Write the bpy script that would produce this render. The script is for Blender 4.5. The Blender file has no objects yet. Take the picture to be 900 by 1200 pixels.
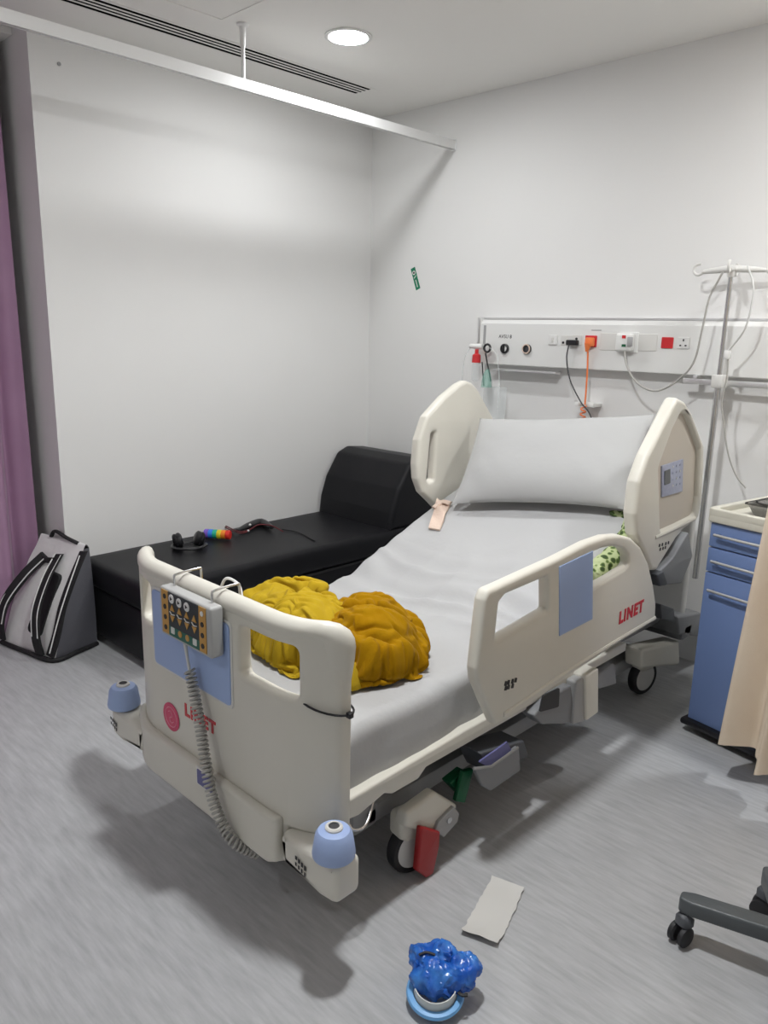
import bpy, bmesh, math, random
from mathutils import Vector, Matrix, noise

random.seed(7)
SC = bpy.context.scene
COL = SC.collection
R = math.radians

# ------------------------------------------------------------------ camera
YAW, PIT, ROL, FPX = R(-44.257), R(13.227), R(-1.231), 901.6
CAM = Vector((0, 0, 1.5))
_f = Vector((math.sin(YAW)*math.cos(PIT), math.cos(YAW)*math.cos(PIT), -math.sin(PIT)))
_r = Vector((math.cos(YAW), -math.sin(YAW), 0))
_d = _f.cross(_r)
CR = _r*math.cos(ROL) + _d*math.sin(ROL)
CD = -_r*math.sin(ROL) + _d*math.cos(ROL)
cam = bpy.data.cameras.new('camera')
cam.sensor_fit = 'VERTICAL'
cam.sensor_height = 36
cam.lens = FPX/1200*36
cam.clip_start = 0.05
camo = bpy.data.objects.new('camera', cam)
COL.objects.link(camo)
camo.matrix_world = Matrix(((CR.x, -CD.x, -_f.x, CAM.x), (CR.y, -CD.y, -_f.y, CAM.y), (CR.z, -CD.z, -_f.z, CAM.z), (0, 0, 0, 1)))
SC.camera = camo

# ------------------------------------------------------------------ world, exposure
w = bpy.data.worlds.new('world'); SC.world = w
w.use_nodes = True
w.node_tree.nodes['Background'].inputs[0].default_value = (0.8, 0.85, 1, 1)
w.node_tree.nodes['Background'].inputs[1].default_value = 0.3
SC.view_settings.view_transform = 'Standard'
SC.view_settings.look = 'None'
SC.view_settings.gamma = 1
SC.view_settings.use_curve_mapping = False
SC.view_settings.exposure = 0.0
LAMP = 315.0          # emission of each ceiling downlight
LIGHTS = [(-2.69, 2.48), (-1.23, 1.30), (-1.95, -0.85), (-0.36, 3.0)]  # third lamp is unseen, added as fill for the footboard side
POWER = [0.62, 2.1, 0.50, 0.95]

# a pixel gives a direction, a known plane gives the distance
def ray(x, y): return CR*(x-450) + CD*(y-600) + _f*FPX
def onx(x, y, X): v = ray(x, y); return CAM + v*((X-CAM.x)/v.x)
def ony(x, y, Y): v = ray(x, y); return CAM + v*((Y-CAM.y)/v.y)
def onz(x, y, Z): v = ray(x, y); return CAM + v*((Z-CAM.z)/v.z)

# ------------------------------------------------------------------ materials
MATS = {}
def mat(name, col, rough=0.5, metal=0.0, emit=None, es=0, bump=None, var=None, alpha=None, trans=0, coat=0, sheen=0, spec=0.5, sss=0, bscale=1.0):
    m = bpy.data.materials.new(name); m.use_nodes = True
    nt = m.node_tree; b = nt.nodes['Principled BSDF']
    b.inputs['Base Color'].default_value = (*col, 1)
    b.inputs['Roughness'].default_value = rough
    b.inputs['Metallic'].default_value = metal
    b.inputs['Specular IOR Level'].default_value = spec
    if emit: b.inputs['Emission Color'].default_value = (*emit, 1); b.inputs['Emission Strength'].default_value = es
    if alpha is not None: b.inputs['Alpha'].default_value = alpha
    if trans: b.inputs['Transmission Weight'].default_value = trans
    if coat: b.inputs['Coat Weight'].default_value = coat
    if sheen: b.inputs['Sheen Weight'].default_value = sheen; b.inputs['Sheen Roughness'].default_value = 0.4
    if sss: b.inputs['Subsurface Weight'].default_value = sss; b.inputs['Subsurface Scale'].default_value = 0.02
    if bump or var:
        tc = nt.nodes.new('ShaderNodeTexCoord')
    if bump:                                  # (scale, strength)
        n = nt.nodes.new('ShaderNodeTexNoise'); n.inputs['Scale'].default_value = bump[0]; n.inputs['Detail'].default_value = 6
        bp = nt.nodes.new('ShaderNodeBump'); bp.inputs['Strength'].default_value = bump[1]; bp.inputs['Distance'].default_value = 0.01*bscale
        nt.links.new(tc.outputs['Object'], n.inputs['Vector']); nt.links.new(n.outputs['Fac'], bp.inputs['Height'])
        nt.links.new(bp.outputs['Normal'], b.inputs['Normal'])
    if var:                                   # (scale, colour2)
        n = nt.nodes.new('ShaderNodeTexNoise'); n.inputs['Scale'].default_value = var[0]; n.inputs['Detail'].default_value = 5
        cr = nt.nodes.new('ShaderNodeValToRGB')
        cr.color_ramp.elements[0].position = 0.38; cr.color_ramp.elements[1].position = 0.64
        cr.color_ramp.elements[0].color = (*col, 1); cr.color_ramp.elements[1].color = (*var[1], 1)
        nt.links.new(tc.outputs['Object'], n.inputs['Vector']); nt.links.new(n.outputs['Fac'], cr.inputs['Fac'])
        nt.links.new(cr.outputs['Color'], b.inputs['Base Color'])
    MATS[name] = m
    return m

mat('wall', (0.83, 0.825, 0.81), 0.6, bump=(180, 0.05), var=(1.3, (0.815, 0.81, 0.795)))
mat('ceiling', (0.92, 0.905, 0.87), 0.8)
mat('cream', (0.70, 0.675, 0.60), 0.38, var=(3, (0.675, 0.65, 0.575)))
mat('peach', (0.60, 0.54, 0.46), 0.45)
mat('blue_panel', (0.34, 0.45, 0.72), 0.42)
mat('blue_bumper', (0.36, 0.47, 0.75), 0.42)
mat('dark_hole', (0.05, 0.05, 0.055), 0.7)
mat('white_plastic', (0.78, 0.78, 0.76), 0.35)
mat('off_white', (0.70, 0.69, 0.66), 0.4)
mat('grey_plastic', (0.22, 0.225, 0.235), 0.45)
mat('mid_grey', (0.36, 0.36, 0.36), 0.45)
mat('dark_grey', (0.075, 0.08, 0.09), 0.5)
mat('black_rubber', (0.015, 0.015, 0.017), 0.55)
mat('black_plastic', (0.012, 0.012, 0.014), 0.35)
mat('vinyl', (0.010, 0.010, 0.012), 0.42, bump=(260, 0.12), spec=0.2)
mat('steel', (0.62, 0.62, 0.62), 0.22, 1.0)
mat('alu', (0.74, 0.74, 0.74), 0.38, 0.85)
mat('track_white', (0.80, 0.80, 0.79), 0.3, 0.15)
mat('linet_red', (0.62, 0.03, 0.04), 0.4)
mat('red', (0.60, 0.025, 0.03), 0.4)
mat('pedal_red', (0.33, 0.010, 0.012), 0.4)
mat('green', (0.0, 0.10, 0.035), 0.5)
mat('sign_green', (0.0, 0.20, 0.10), 0.5)
mat('sign_black', (0.006, 0.006, 0.007), 0.5)
mat('pink_red', (0.62, 0.055, 0.14), 0.4)
mat('pink_light', (0.80, 0.30, 0.38), 0.45)
mat('orange', (0.86, 0.22, 0.06), 0.45)
mat('keypad_dark', (0.022, 0.028, 0.032), 0.4)
mat('keypad_amber', (0.55, 0.30, 0.07), 0.45)
mat('keypad_green', (0.02, 0.13, 0.09), 0.45)
mat('ink', (0.02, 0.02, 0.022), 0.5)
mat('sheet', (0.445, 0.445, 0.445), 0.75, bump=(45, 0.10), sheen=0.1)
mat('pillow', (0.44, 0.44, 0.435), 0.7, bump=(40, 0.06), sheen=0.1)
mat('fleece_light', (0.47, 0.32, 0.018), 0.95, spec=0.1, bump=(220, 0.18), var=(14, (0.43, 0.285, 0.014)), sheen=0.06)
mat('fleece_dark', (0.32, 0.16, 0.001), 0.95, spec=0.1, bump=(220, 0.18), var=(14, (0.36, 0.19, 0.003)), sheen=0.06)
mat('bandage', (0.72, 0.56, 0.46), 0.8, bump=(120, 0.3))
mat('curtain_purple', (0.45, 0.27, 0.41), 0.6, bump=(300, 0.15), var=(5, (0.42, 0.245, 0.38)), sheen=0.3)
mat('curtain_peach', (0.76, 0.64, 0.50), 0.75, bump=(200, 0.1), var=(7, (0.73, 0.60, 0.46)))
mat('cart_blue', (0.17, 0.25, 0.48), 0.4)
mat('cart_side', (0.66, 0.68, 0.70), 0.45)
mat('tray_cream', (0.62, 0.60, 0.52), 0.45)
mat('bag_white', (0.80, 0.79, 0.78), 0.55, bump=(25, 0.25))
mat('bag_grey', (0.10, 0.10, 0.115), 0.6, bump=(25, 0.2))
mat('bag_black', (0.010, 0.010, 0.011), 0.7)
for i in range(4): mat('glow%d' % i, (1, 1, 1), 0.5, emit=(0.97, 0.985, 1.0), es=LAMP*POWER[i])
mat('slot_shade_black', (0.004, 0.004, 0.004), 1.0, spec=0.0)
mat('reflector', (0.85, 0.85, 0.85), 0.4)
mat('plastic_blue', (0.012, 0.11, 0.55), 0.25, var=(26, (0.06, 0.25, 0.70)), trans=0.15)
mat('ring_blue', (0.16, 0.42, 0.78), 0.4)
mat('ring_white', (0.68, 0.70, 0.66), 0.5)
mat('paper', (0.62, 0.61, 0.58), 0.6)
mat('clear', (0.85, 0.9, 0.9), 0.12, alpha=0.22)
mat('clear_green', (0.25, 0.55, 0.45), 0.2, alpha=0.4)
mat('casing_grey', (0.42, 0.42, 0.41), 0.45)
mat('screen', (0.09, 0.10, 0.11), 0.25)
mat('panel_lilac', (0.36, 0.38, 0.50), 0.45, var=(90, (0.40, 0.43, 0.55)))
mat('label_purple', (0.13, 0.13, 0.30), 0.5)
mat('cable_white', (0.62, 0.62, 0.60), 0.45)
mat('cable_grey', (0.42, 0.41, 0.38), 0.45)
mat('cord_dark', (0.06, 0.06, 0.065), 0.5)
mat('cord_maroon', (0.13, 0.015, 0.02), 0.6)
for i, c in enumerate([(0.20, 0.10, 0.55), (0.03, 0.22, 0.75), (0.02, 0.45, 0.28), (0.82, 0.68, 0.03), (0.85, 0.25, 0.02), (0.70, 0.03, 0.02)]):
    mat('rainbow%d' % i, c, 0.45)

# leafy print
m = mat('leafy', (0.3, 0.4, 0.2), 0.8)
nt = m.node_tree; b = nt.nodes['Principled BSDF']
tc = nt.nodes.new('ShaderNodeTexCoord'); vo = nt.nodes.new('ShaderNodeTexVoronoi'); vo.inputs['Scale'].default_value = 48
nz = nt.nodes.new('ShaderNodeTexNoise'); nz.inputs['Scale'].default_value = 16; nz.inputs['Detail'].default_value = 3
mx = nt.nodes.new('ShaderNodeMath'); mx.operation = 'ADD'
cr = nt.nodes.new('ShaderNodeValToRGB'); cr.color_ramp.interpolation = 'LINEAR'
cr.color_ramp.elements[0].position = 0.74; cr.color_ramp.elements[0].color = (0.035, 0.065, 0.015, 1)
cr.color_ramp.elements[1].position = 1.08; cr.color_ramp.elements[1].color = (0.46, 0.52, 0.28, 1)
e = cr.color_ramp.elements.new(0.92); e.color = (0.16, 0.24, 0.06, 1)
nt.links.new(tc.outputs['Object'], vo.inputs['Vector']); nt.links.new(tc.outputs['Object'], nz.inputs['Vector'])
nt.links.new(vo.outputs['Distance'], mx.inputs[0]); nt.links.new(nz.outputs['Fac'], mx.inputs[1])
nt.links.new(mx.outputs[0], cr.inputs['Fac']); nt.links.new(cr.outputs['Color'], b.inputs['Base Color'])

# streaked vinyl floor
m = mat('floor', (0.4, 0.4, 0.42), 0.42)
nt = m.node_tree; b = nt.nodes['Principled BSDF']
tc = nt.nodes.new('ShaderNodeTexCoord'); mp = nt.nodes.new('ShaderNodeMapping'); mp.inputs['Scale'].default_value = (8, 62, 1)
n1 = nt.nodes.new('ShaderNodeTexNoise'); n1.inputs['Scale'].default_value = 1; n1.inputs['Detail'].default_value = 6; n1.inputs['Roughness'].default_value = 0.62
cr = nt.nodes.new('ShaderNodeValToRGB')
cr.color_ramp.elements[0].position = 0.30; cr.color_ramp.elements[0].color = (0.375, 0.38, 0.387, 1)
cr.color_ramp.elements[1].position = 0.72; cr.color_ramp.elements[1].color = (0.505, 0.51, 0.52, 1)
bp = nt.nodes.new('ShaderNodeBump'); bp.inputs['Strength'].default_value = 0.06; bp.inputs['Distance'].default_value = 0.004
nt.links.new(tc.outputs['Object'], mp.inputs['Vector']); nt.links.new(mp.outputs['Vector'], n1.inputs['Vector'])
nt.links.new(n1.outputs['Fac'], cr.inputs['Fac']); nt.links.new(cr.outputs['Color'], b.inputs['Base Color'])
nt.links.new(n1.outputs['Fac'], bp.inputs['Height']); nt.links.new(bp.outputs['Normal'], b.inputs['Normal'])

# ------------------------------------------------------------------ mesh helpers
def V(*a): return Vector(a)

def rp(pts, rad, n=5):
    """polygon with rounded corners; rad is one number or one per corner"""
    out = []; N = len(pts)
    for i in range(N):
        p = Vector(pts[i][:2]); a = Vector(pts[i-1][:2]); c = Vector(pts[(i+1) % N][:2])
        r = rad[i] if isinstance(rad, (list, tuple)) else rad
        d1 = (a-p); d2 = (c-p); l1 = d1.length; l2 = d2.length
        if r <= 0 or l1 < 1e-6 or l2 < 1e-6: out.append(p); continue
        d1 /= l1; d2 /= l2
        ang = math.acos(max(-1, min(1, d1.dot(d2))))
        if ang > 3.05: out.append(p); continue
        t = min(r/math.tan(ang/2), l1*0.48, l2*0.48)
        s = p+d1*t; q = p+d2*t
        for k in range(n+1):
            u = k/n; out.append((1-u)*(1-u)*s + 2*u*(1-u)*p + u*u*q)
    return out

def rect(x0, x1, y0, y1): return [(x0, y0), (x1, y0), (x1, y1), (x0, y1)]
def circ(cx, cy, r, n=24): return [(cx+r*math.cos(2*math.pi*i/n), cy+r*math.sin(2*math.pi*i/n)) for i in range(n)]

def crom(pts, n=8):
    P = [Vector(p) for p in pts]
    if len(P) < 3: return P
    Q = [P[0]*2-P[1]] + P + [P[-1]*2-P[-2]]; out = []
    for i in range(1, len(Q)-2):
        for k in range(n):
            t = k/n; a, b_, c, d = Q[i-1], Q[i], Q[i+1], Q[i+2]
            out.append(0.5*((2*b_)+(c-a)*t+(2*a-5*b_+4*c-d)*t*t+(3*b_-a-3*c+d)*t**3))
    out.append(P[-1]); return out

AX = {'x': ((0, 1, 0), (0, 0, 1), (1, 0, 0)), 'y': ((1, 0, 0), (0, 0, 1), (0, -1, 0)), 'z': ((1, 0, 0), (0, 1, 0), (0, 0, 1)),
      'nx': ((0, -1, 0), (0, 0, 1), (-1, 0, 0)), 'nz': ((1, 0, 0), (0, -1, 0), (0, 0, -1))}
# 'x': (u,v)=(Y,Z) facing +X ; 'y': (u,v)=(X,Z) facing -Y ; 'z': (u,v)=(X,Y) facing up

class B:
    def __init__(s): s.bm = bmesh.new()
    def _add(s, verts, faces, mi=0):
        vs = [s.bm.verts.new(v) for v in verts]; fs = []
        for f in faces:
            try: q = s.bm.faces.new([vs[i] for i in f]); q.material_index = mi; fs.append(q)
            except ValueError: pass
        return vs, fs
    def box(s, x0, x1, y0, y1, z0, z1, bev=0, seg=2, M=None, mi=0, taper=1):
        cx, cy = (x0+x1)/2, (y0+y1)/2
        vv = []
        for z, t in ((z0, 1), (z1, taper)):
            for x, y in ((x0, y0), (x1, y0), (x1, y1), (x0, y1)): vv.append(Vector((cx+(x-cx)*t, cy+(y-cy)*t, z)))
        if M: vv = [M @ v for v in vv]
        vs, fs = s._add(vv, [(3, 2, 1, 0), (4, 5, 6, 7), (0, 1, 5, 4), (1, 2, 6, 5), (2, 3, 7, 6), (3, 0, 4, 7)], mi)
        if bev:
            es = list({e for f in fs for e in f.edges})
            bmesh.ops.bevel(s.bm, geom=es, offset=bev, segments=seg, profile=0.5, affect='EDGES', material=-1)
        return s
    def cyl(s, a, b_, r, r2=None, n=20, mi=0, cap=True):
        return s.tube([a, b_], [r, r if r2 is None else r2], n, mi, cap)
    def tube(s, pts, r, n=10, mi=0, cap=True, smooth=0, flat=None, up=None):
        P = crom(pts, smooth) if smooth else [Vector(p) for p in pts]
        if isinstance(r, (list, tuple)):
            rr = []
            for i in range(len(P)):
                t = i/(len(P)-1)*(len(r)-1); k = min(int(t), len(r)-2); rr.append(r[k]+(r[k+1]-r[k])*(t-k))
        else: rr = [r]*len(P)
        T = []
        for i in range(len(P)):
            d = P[min(i+1, len(P)-1)]-P[max(i-1, 0)]; T.append(d.normalized() if d.length > 1e-9 else Vector((0, 0, 1)))
        nrm = Vector(up) if up else (Vector((0, 0, 1)) if abs(T[0].z) < 0.9 else Vector((1, 0, 0)))
        verts = []; faces = []
        for i, p in enumerate(P):
            nrm = Vector(up) if up else nrm
            nrm = (nrm - T[i]*nrm.dot(T[i]))
            nrm = nrm.normalized() if nrm.length > 1e-6 else T[i].orthogonal().normalized()
            bi = T[i].cross(nrm)
            for k in range(n):
                a = 2*math.pi*k/n; verts.append(p + (nrm*math.cos(a)*(flat if flat else 1) + bi*math.sin(a))*rr[i])
        for i in range(len(P)-1):
            for k in range(n):
                faces.append((i*n+k, i*n+(k+1) % n, (i+1)*n+(k+1) % n, (i+1)*n+k))
        if cap: faces.append(tuple(range(n-1, -1, -1))); faces.append(tuple((len(P)-1)*n+k for k in range(n)))
        s._add(verts, faces, mi); return s
    def lathe(s, prof, c=(0, 0, 0), axis=(0, 0, 1), n=28, mi=0):
        ax = Vector(axis).normalized(); u = ax.orthogonal().normalized(); v = ax.cross(u); c = Vector(c)
        verts = []; faces = []; m_ = len(prof)
        for k in range(n):
            a = 2*math.pi*k/n
            for (r, h) in prof: verts.append(c + (u*math.cos(a)+v*math.sin(a))*max(r, 1e-5) + ax*h)
        for k in range(n):
            for j in range(m_-1):
                faces.append((k*m_+j, ((k+1) % n)*m_+j, ((k+1) % n)*m_+j+1, k*m_+j+1))
        s._add(verts, faces, mi); return s
    def torus(s, c, axis, R_, r, n=32, m_=10, mi=0, a0=0, a1=360):
        ax = Vector(axis).normalized(); u = ax.orthogonal().normalized(); v = ax.cross(u); c = Vector(c)
        full = abs(a1-a0) >= 359.9
        pts = [c+(u*math.cos(R(a0+(a1-a0)*k/n))+v*math.sin(R(a0+(a1-a0)*k/n)))*R_ for k in range(n+1)]
        return s.tube(pts, r, m_, mi, cap=not full)
    def plate(s, outline, d, org=(0, 0, 0), ax='z', bev=0.0, holes=(), mi=0, seg=2, axes=None):
        """filled outline (u,v) with holes; thickness d centred on org along the normal"""
        cu = bpy.data.curves.new('t', 'CURVE'); cu.dimensions = '2D'; cu.fill_mode = 'BOTH'
        cu.extrude = max(d/2-bev, 1e-5); cu.bevel_depth = bev; cu.bevel_resolution = seg; cu.offset = -bev
        for loop in [outline, *holes]:
            sp = cu.splines.new('POLY'); sp.points.add(len(loop)-1); sp.use_cyclic_u = True
            for i, p in enumerate(loop): sp.points[i].co = (p[0], p[1], 0, 1)
        o = bpy.data.objects.new('t', cu); COL.objects.link(o)
        dg = bpy.context.evaluated_depsgraph_get(); me = bpy.data.meshes.new_from_object(o.evaluated_get(dg))
        bpy.data.objects.remove(o); bpy.data.curves.remove(cu)
        U, Vv, N = [Vector(q) for q in (axes or AX[ax])]; O = Vector(org)
        b2 = bmesh.new(); b2.from_mesh(me); bpy.data.meshes.remove(me)
        bmesh.ops.remove_doubles(b2, verts=b2.verts, dist=2e-5)
        for v in b2.verts: c = v.co.copy(); v.co = O + U*c.x + Vv*c.y + N*c.z
        bmesh.ops.recalc_face_normals(b2, faces=b2.faces)
        for f in b2.faces: f.material_index = mi
        t = bpy.data.meshes.new('t2'); b2.to_mesh(t); b2.free(); s.bm.from_mesh(t); bpy.data.meshes.remove(t)
        return s
    def text(s, txt, size, org, axes, d=0.0008, mi=0, align='CENTER', sx=1.0, bold=0.0, gap=1.0):
        cu = bpy.data.curves.new('t', 'FONT'); cu.body = txt; cu.size = size; cu.extrude = d; cu.align_x = align; cu.align_y = 'CENTER'; cu.offset = bold; cu.space_character = gap
        o = bpy.data.objects.new('t', cu); COL.objects.link(o)
        dg = bpy.context.evaluated_depsgraph_get(); me = bpy.data.meshes.new_from_object(o.evaluated_get(dg))
        bpy.data.objects.remove(o); bpy.data.curves.remove(cu)
        U, Vv, N = [Vector(q) for q in axes]; O = Vector(org)
        for v in me.vertices: c = v.co.copy(); v.co = O + U*c.x*sx + Vv*c.y + N*c.z
        s.bm.from_mesh(me); bpy.data.meshes.remove(me); return s
    def grid(s, fn, nu, nv, mi=0, wrap=False):
        verts = [fn(i/nu, j/nv) for i in range(nu+1) for j in range(nv+1)]
        s._add(verts, [(i*(nv+1)+j, (i+1)*(nv+1)+j, (i+1)*(nv+1)+j+1, i*(nv+1)+j+1) for i in range(nu) for j in range(nv)], mi); return s
    def thick(s, t):
        bmesh.ops.recalc_face_normals(s.bm, faces=s.bm.faces)
        bmesh.ops.solidify(s.bm, geom=s.bm.faces[:], thickness=t); return s
    def ball(s, c, r, sc=(1, 1, 1), sub=3, M=None, mi=0):
        g = bmesh.ops.create_icosphere(s.bm, subdivisions=sub, radius=r)
        for v in g['verts']:
            v.co = Vector((v.co.x*sc[0], v.co.y*sc[1], v.co.z*sc[2]))
            if M: v.co = M.to_3x3() @ v.co
            v.co += Vector(c)
            for f in v.link_faces: f.material_index = mi
        return s
    def xf(s, fn):
        for v in s.bm.verts: v.co = fn(v.co)
        return s
    def cuts(s, vals, axis):
        n = Vector(axis)
        for q in vals:
            bmesh.ops.bisect_plane(s.bm, geom=s.bm.verts[:]+s.bm.edges[:]+s.bm.faces[:], plane_co=n*q, plane_no=n)
        return s
    def obj(s, name, mt, parent=None, sharp=38, flat=False, recalc=True):
        if recalc: bmesh.ops.recalc_face_normals(s.bm, faces=s.bm.faces)
        me = bpy.data.meshes.new(name); s.bm.to_mesh(me); s.bm.free()
        return mk(name, me, mt, parent, sharp, flat)

def mk(name, me, mt, parent=None, sharp=38, flat=False):
    for q in (mt if isinstance(mt, (list, tuple)) else [mt]): me.materials.append(MATS[q])
    if not flat:
        me.shade_smooth(); me.set_sharp_from_angle(angle=R(sharp))
    o = bpy.data.objects.new(name, me); COL.objects.link(o)
    if parent is not None:
        root = parent
        while root.parent: root = root.parent
        if root.get('_local'): o.parent = parent
        else:
            # vertices are in world space: bring them into the parent's frame
            top = parent; off = Vector(parent.location)
            while top.parent: top = top.parent; off = off + Vector(top.location)
            me.transform(Matrix.Translation(-off)); o.parent = parent
    else:
        xs = [v.co for v in me.vertices]
        c = Vector(((min(v.x for v in xs)+max(v.x for v in xs))/2, (min(v.y for v in xs)+max(v.y for v in xs))/2, min(v.z for v in xs)))
        me.transform(Matrix.Translation(-c)); o.location = c
    return o

def thing(name, label, cat, loc, group=None, rotz=None):
    """Empty at the base of a thing. With rotz its parts are modelled in the thing's own frame."""
    o = bpy.data.objects.new(name, None); COL.objects.link(o); o.empty_display_size = 0.1
    o.location = loc; o['label'] = label; o['category'] = cat
    if group: o['group'] = group
    if rotz is not None: o.rotation_euler = (0, 0, rotz); o['_local'] = 1
    return o
def tag(o, label, cat, group=None):
    o['label'] = label; o['category'] = cat
    if group: o['group'] = group
    return o
def struct(o): o['kind'] = 'structure'; return o

def remeshed(bm_b, vox, smooth=6, fac=0.5):
    me = bpy.data.meshes.new('t'); bm_b.bm.to_mesh(me); bm_b.bm.free()
    o = bpy.data.objects.new('t', me); COL.objects.link(o)
    md = o.modifiers.new('r', 'REMESH'); md.mode = 'VOXEL'; md.voxel_size = vox
    ms = o.modifiers.new('s', 'SMOOTH'); ms.iterations = smooth; ms.factor = fac
    dg = bpy.context.evaluated_depsgraph_get(); out = bpy.data.meshes.new_from_object(o.evaluated_get(dg))
    bpy.data.objects.remove(o); bpy.data.meshes.remove(me); return out

# ------------------------------------------------------------------ room shell
XL, YB, ZC = -3.553, 3.481, 2.72      # left wall, head wall, ceiling
YE = 1.473                            # end of the left wall, window bay beyond
XW, XR, YF = -4.12, 1.7, -1.7
struct(B().box(XW-.1, XR+.1, YF-.1, YB+.1, -.1, 0).obj('floor', 'floor'))
struct(B().box(XW-.1, XR+.1, YB, YB+.1, 0, ZC).obj('wall_back', 'wall'))
struct(B().box(XW-.1, XL, YE, YB, 0, ZC, ).obj('wall_left', 'wall'))
struct(B().box(XW-.1, XW, YF, YE, 0, ZC).obj('wall_window_bay', 'wall'))
struct(B().box(XR, XR+.1, YF, YB, 0, ZC).obj('wall_right', 'wall'))
struct(B().box(XW-.1, XR+.1, YF-.1, YF, 0, ZC).obj('wall_front', 'wall'))
VX0, VX1, VY0, VY1 = -3.272, -3.122, 0.75, 3.075
ch = [rect(VX0+.012, VX1-.012, VY0+.012, VY1-.012)] + [circ(x, y, .085, 32) for x, y in LIGHTS]
struct(B().plate(rect(XW-.1, XR+.1, YF-.1, YB+.1), .09, (0, 0, ZC+.045), 'z', holes=ch).obj('ceiling', 'ceiling'))
struct(B().box(XW-.1, XR+.1, YF-.1, YB+.1, ZC+.2, ZC+.23).obj('ceiling_slab', 'ceiling'))
# access hatch outline in the ceiling
a = B()
hx0, hx1, hy0, hy1 = -2.95, -2.50, 1.52, 2.02
a.plate(rect(hx0, hx1, hy0, hy1), .004, (0, 0, ZC-.001), 'z', holes=[rect(hx0+.006, hx1-.006, hy0+.006, hy1-.006)])
struct(a.obj('trim_1', 'ceiling'))

# linear slot diffuser
vt = thing('slot_diffuser', 'long white ceiling air diffuser with four black slots', 'air vent', (VX0, VY0, ZC))
a = B().plate(rect(VX0, VX1, VY0, VY1), .0024, (0, 0, ZC-.0012), 'z', .0, holes=[rect(VX0+.016, VX1-.016, VY0+.016, VY1-.016)])
a.obj('frame', 'ceiling', vt)
B().box(VX0+.014, VX1-.014, VY0+.014, VY1-.014, ZC-.0010, ZC+.006).obj('slot_shade', 'slot_shade_black', vt)  # black sheet close behind the slats, stands in for shade inside the slots
ws = (VX1-VX0-.032)/4
for k in range(1, 4):
    B().box(VX0+.016+k*ws-.0065, VX0+.016+k*ws+.0065, VY0+.01, VY1-.01, ZC-.0022, ZC-.0010).obj('slat', 'ceiling', vt)

# downlights
for k, (x, y) in enumerate(LIGHTS):
    t = thing('downlight', 'round recessed white ceiling downlight ' + ('beside the slot diffuser above the couch', 'right above the foot of the bed', 'added out of view to light the footboard', 'behind the peach privacy curtain')[k], 'ceiling light', (x, y, ZC), 'ceiling downlights')
    B().lathe([(.084, .0), (.102, -.0005), (.102, -.006), (.094, -.009), (.084, -.007), (.082, .0)], (x, y, ZC)).obj('trim_ring', 'white_plastic', t)
    B().lathe([(.0, .012), (.083, .012), (.083, .03), (.0, .03)], (x, y, ZC)).obj('lamp_can', 'reflector', t)
    B().lathe([(.0, -.012), (.04, -.0105), (.07, -.006), (.080, .002), (.080, .01), (.0, .01)], (x, y, ZC), n=40).obj('diffuser', 'glow%d' % k, t)

# curtain track with hanger rod
tr = thing('curtain_track', 'white aluminium ceiling curtain track suspended over the couch and bed', 'curtain track', (-2.92, 2.0, 2.46))
TX, TZ = -2.92, 2.49
B().plate([(-.013, -.022), (-.004, -.022), (-.004, -.016), (-.010, -.013), (-.010, .0), (.010, .0), (.010, -.013), (.004, -.016), (.004, -.022), (.013, -.022), (.013, .022), (-.013, .022)],
          YB-YF-.006, (TX, (YB+YF)/2, TZ), axes=((1, 0, 0), (0, 0, 1), (0, -1, 0))).obj('rail', 'track_white', tr)
B().box(TX-.018, TX+.018, YB-.005, YB, TZ-.03, TZ+.03, .003).obj('wall_bracket', 'alu', tr)
for hy in (2.10, .2):
    h = B().cyl((TX, hy, TZ+.02), (TX, hy, ZC-.002), .0085, n=14).obj('hanger_rod', 'track_white', tr)
    B().lathe([(.0, 0), (.026, 0), (.024, -.006), (.014, -.012), (.0115, -.085), (.0, -.085)], (TX, hy, ZC-.001)).obj('ceiling_cup', 'track_white', h)

# ------------------------------------------------------------------ green escape sticker and screw mark
c = [ony(x, y, YB) for x, y in ((480, 315.5), (487.5, 312), (494, 337), (486.5, 341.5))]
a = (c[1]-c[0]).normalized(); up = ((c[0]+c[1])-(c[2]+c[3])).normalized(); a = (a - up*a.dot(up)).normalized()
mid = (c[0]+c[1]+c[2]+c[3])/4; wd = .034; ht = ((c[0]+c[1])-(c[2]+c[3])).length/2*.98
st = thing('wall_sticker', 'small tilted green sticker with white camera symbol on the head wall', 'sticker', mid+V(0, -.0005, 0))
ax_ = (a, up, V(0, -1, 0))
B().plate(rp(rect(-wd/2, wd/2, -ht/2, ht/2), .003), .0012, mid+V(0, -.0007, 0), axes=ax_).obj('backing', 'sign_green', st)
B().plate(circ(0, ht*.27, wd*.36), .0006, mid+V(0, -.0016, 0), axes=ax_).obj('symbol_disc', 'white_plastic', st)
B().plate(circ(0, ht*.27, wd*.19), .0006, mid+V(0, -.0022, 0), axes=ax_).obj('symbol_dot', 'sign_black', st)
a2 = B().plate(rect(-.003, .003, -ht*.40, -ht*.06), .0006, mid+V(0, -.0016, 0), axes=ax_)
a2.plate([(-.010, ht*.02), (.011, ht*.09), (.011, ht*.13), (-.010, ht*.07)], .0006, mid+V(0, -.0016, 0), axes=ax_).obj('lettering', 'ring_white', st)
p = onx(69, 75, XL)
tag(B().cyl(p, p+V(.004, 0, 0), .008, n=12).obj('screw_cap', 'mid_grey'), 'small grey screw plug in the side wall above the couch', 'screw cap')

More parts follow.
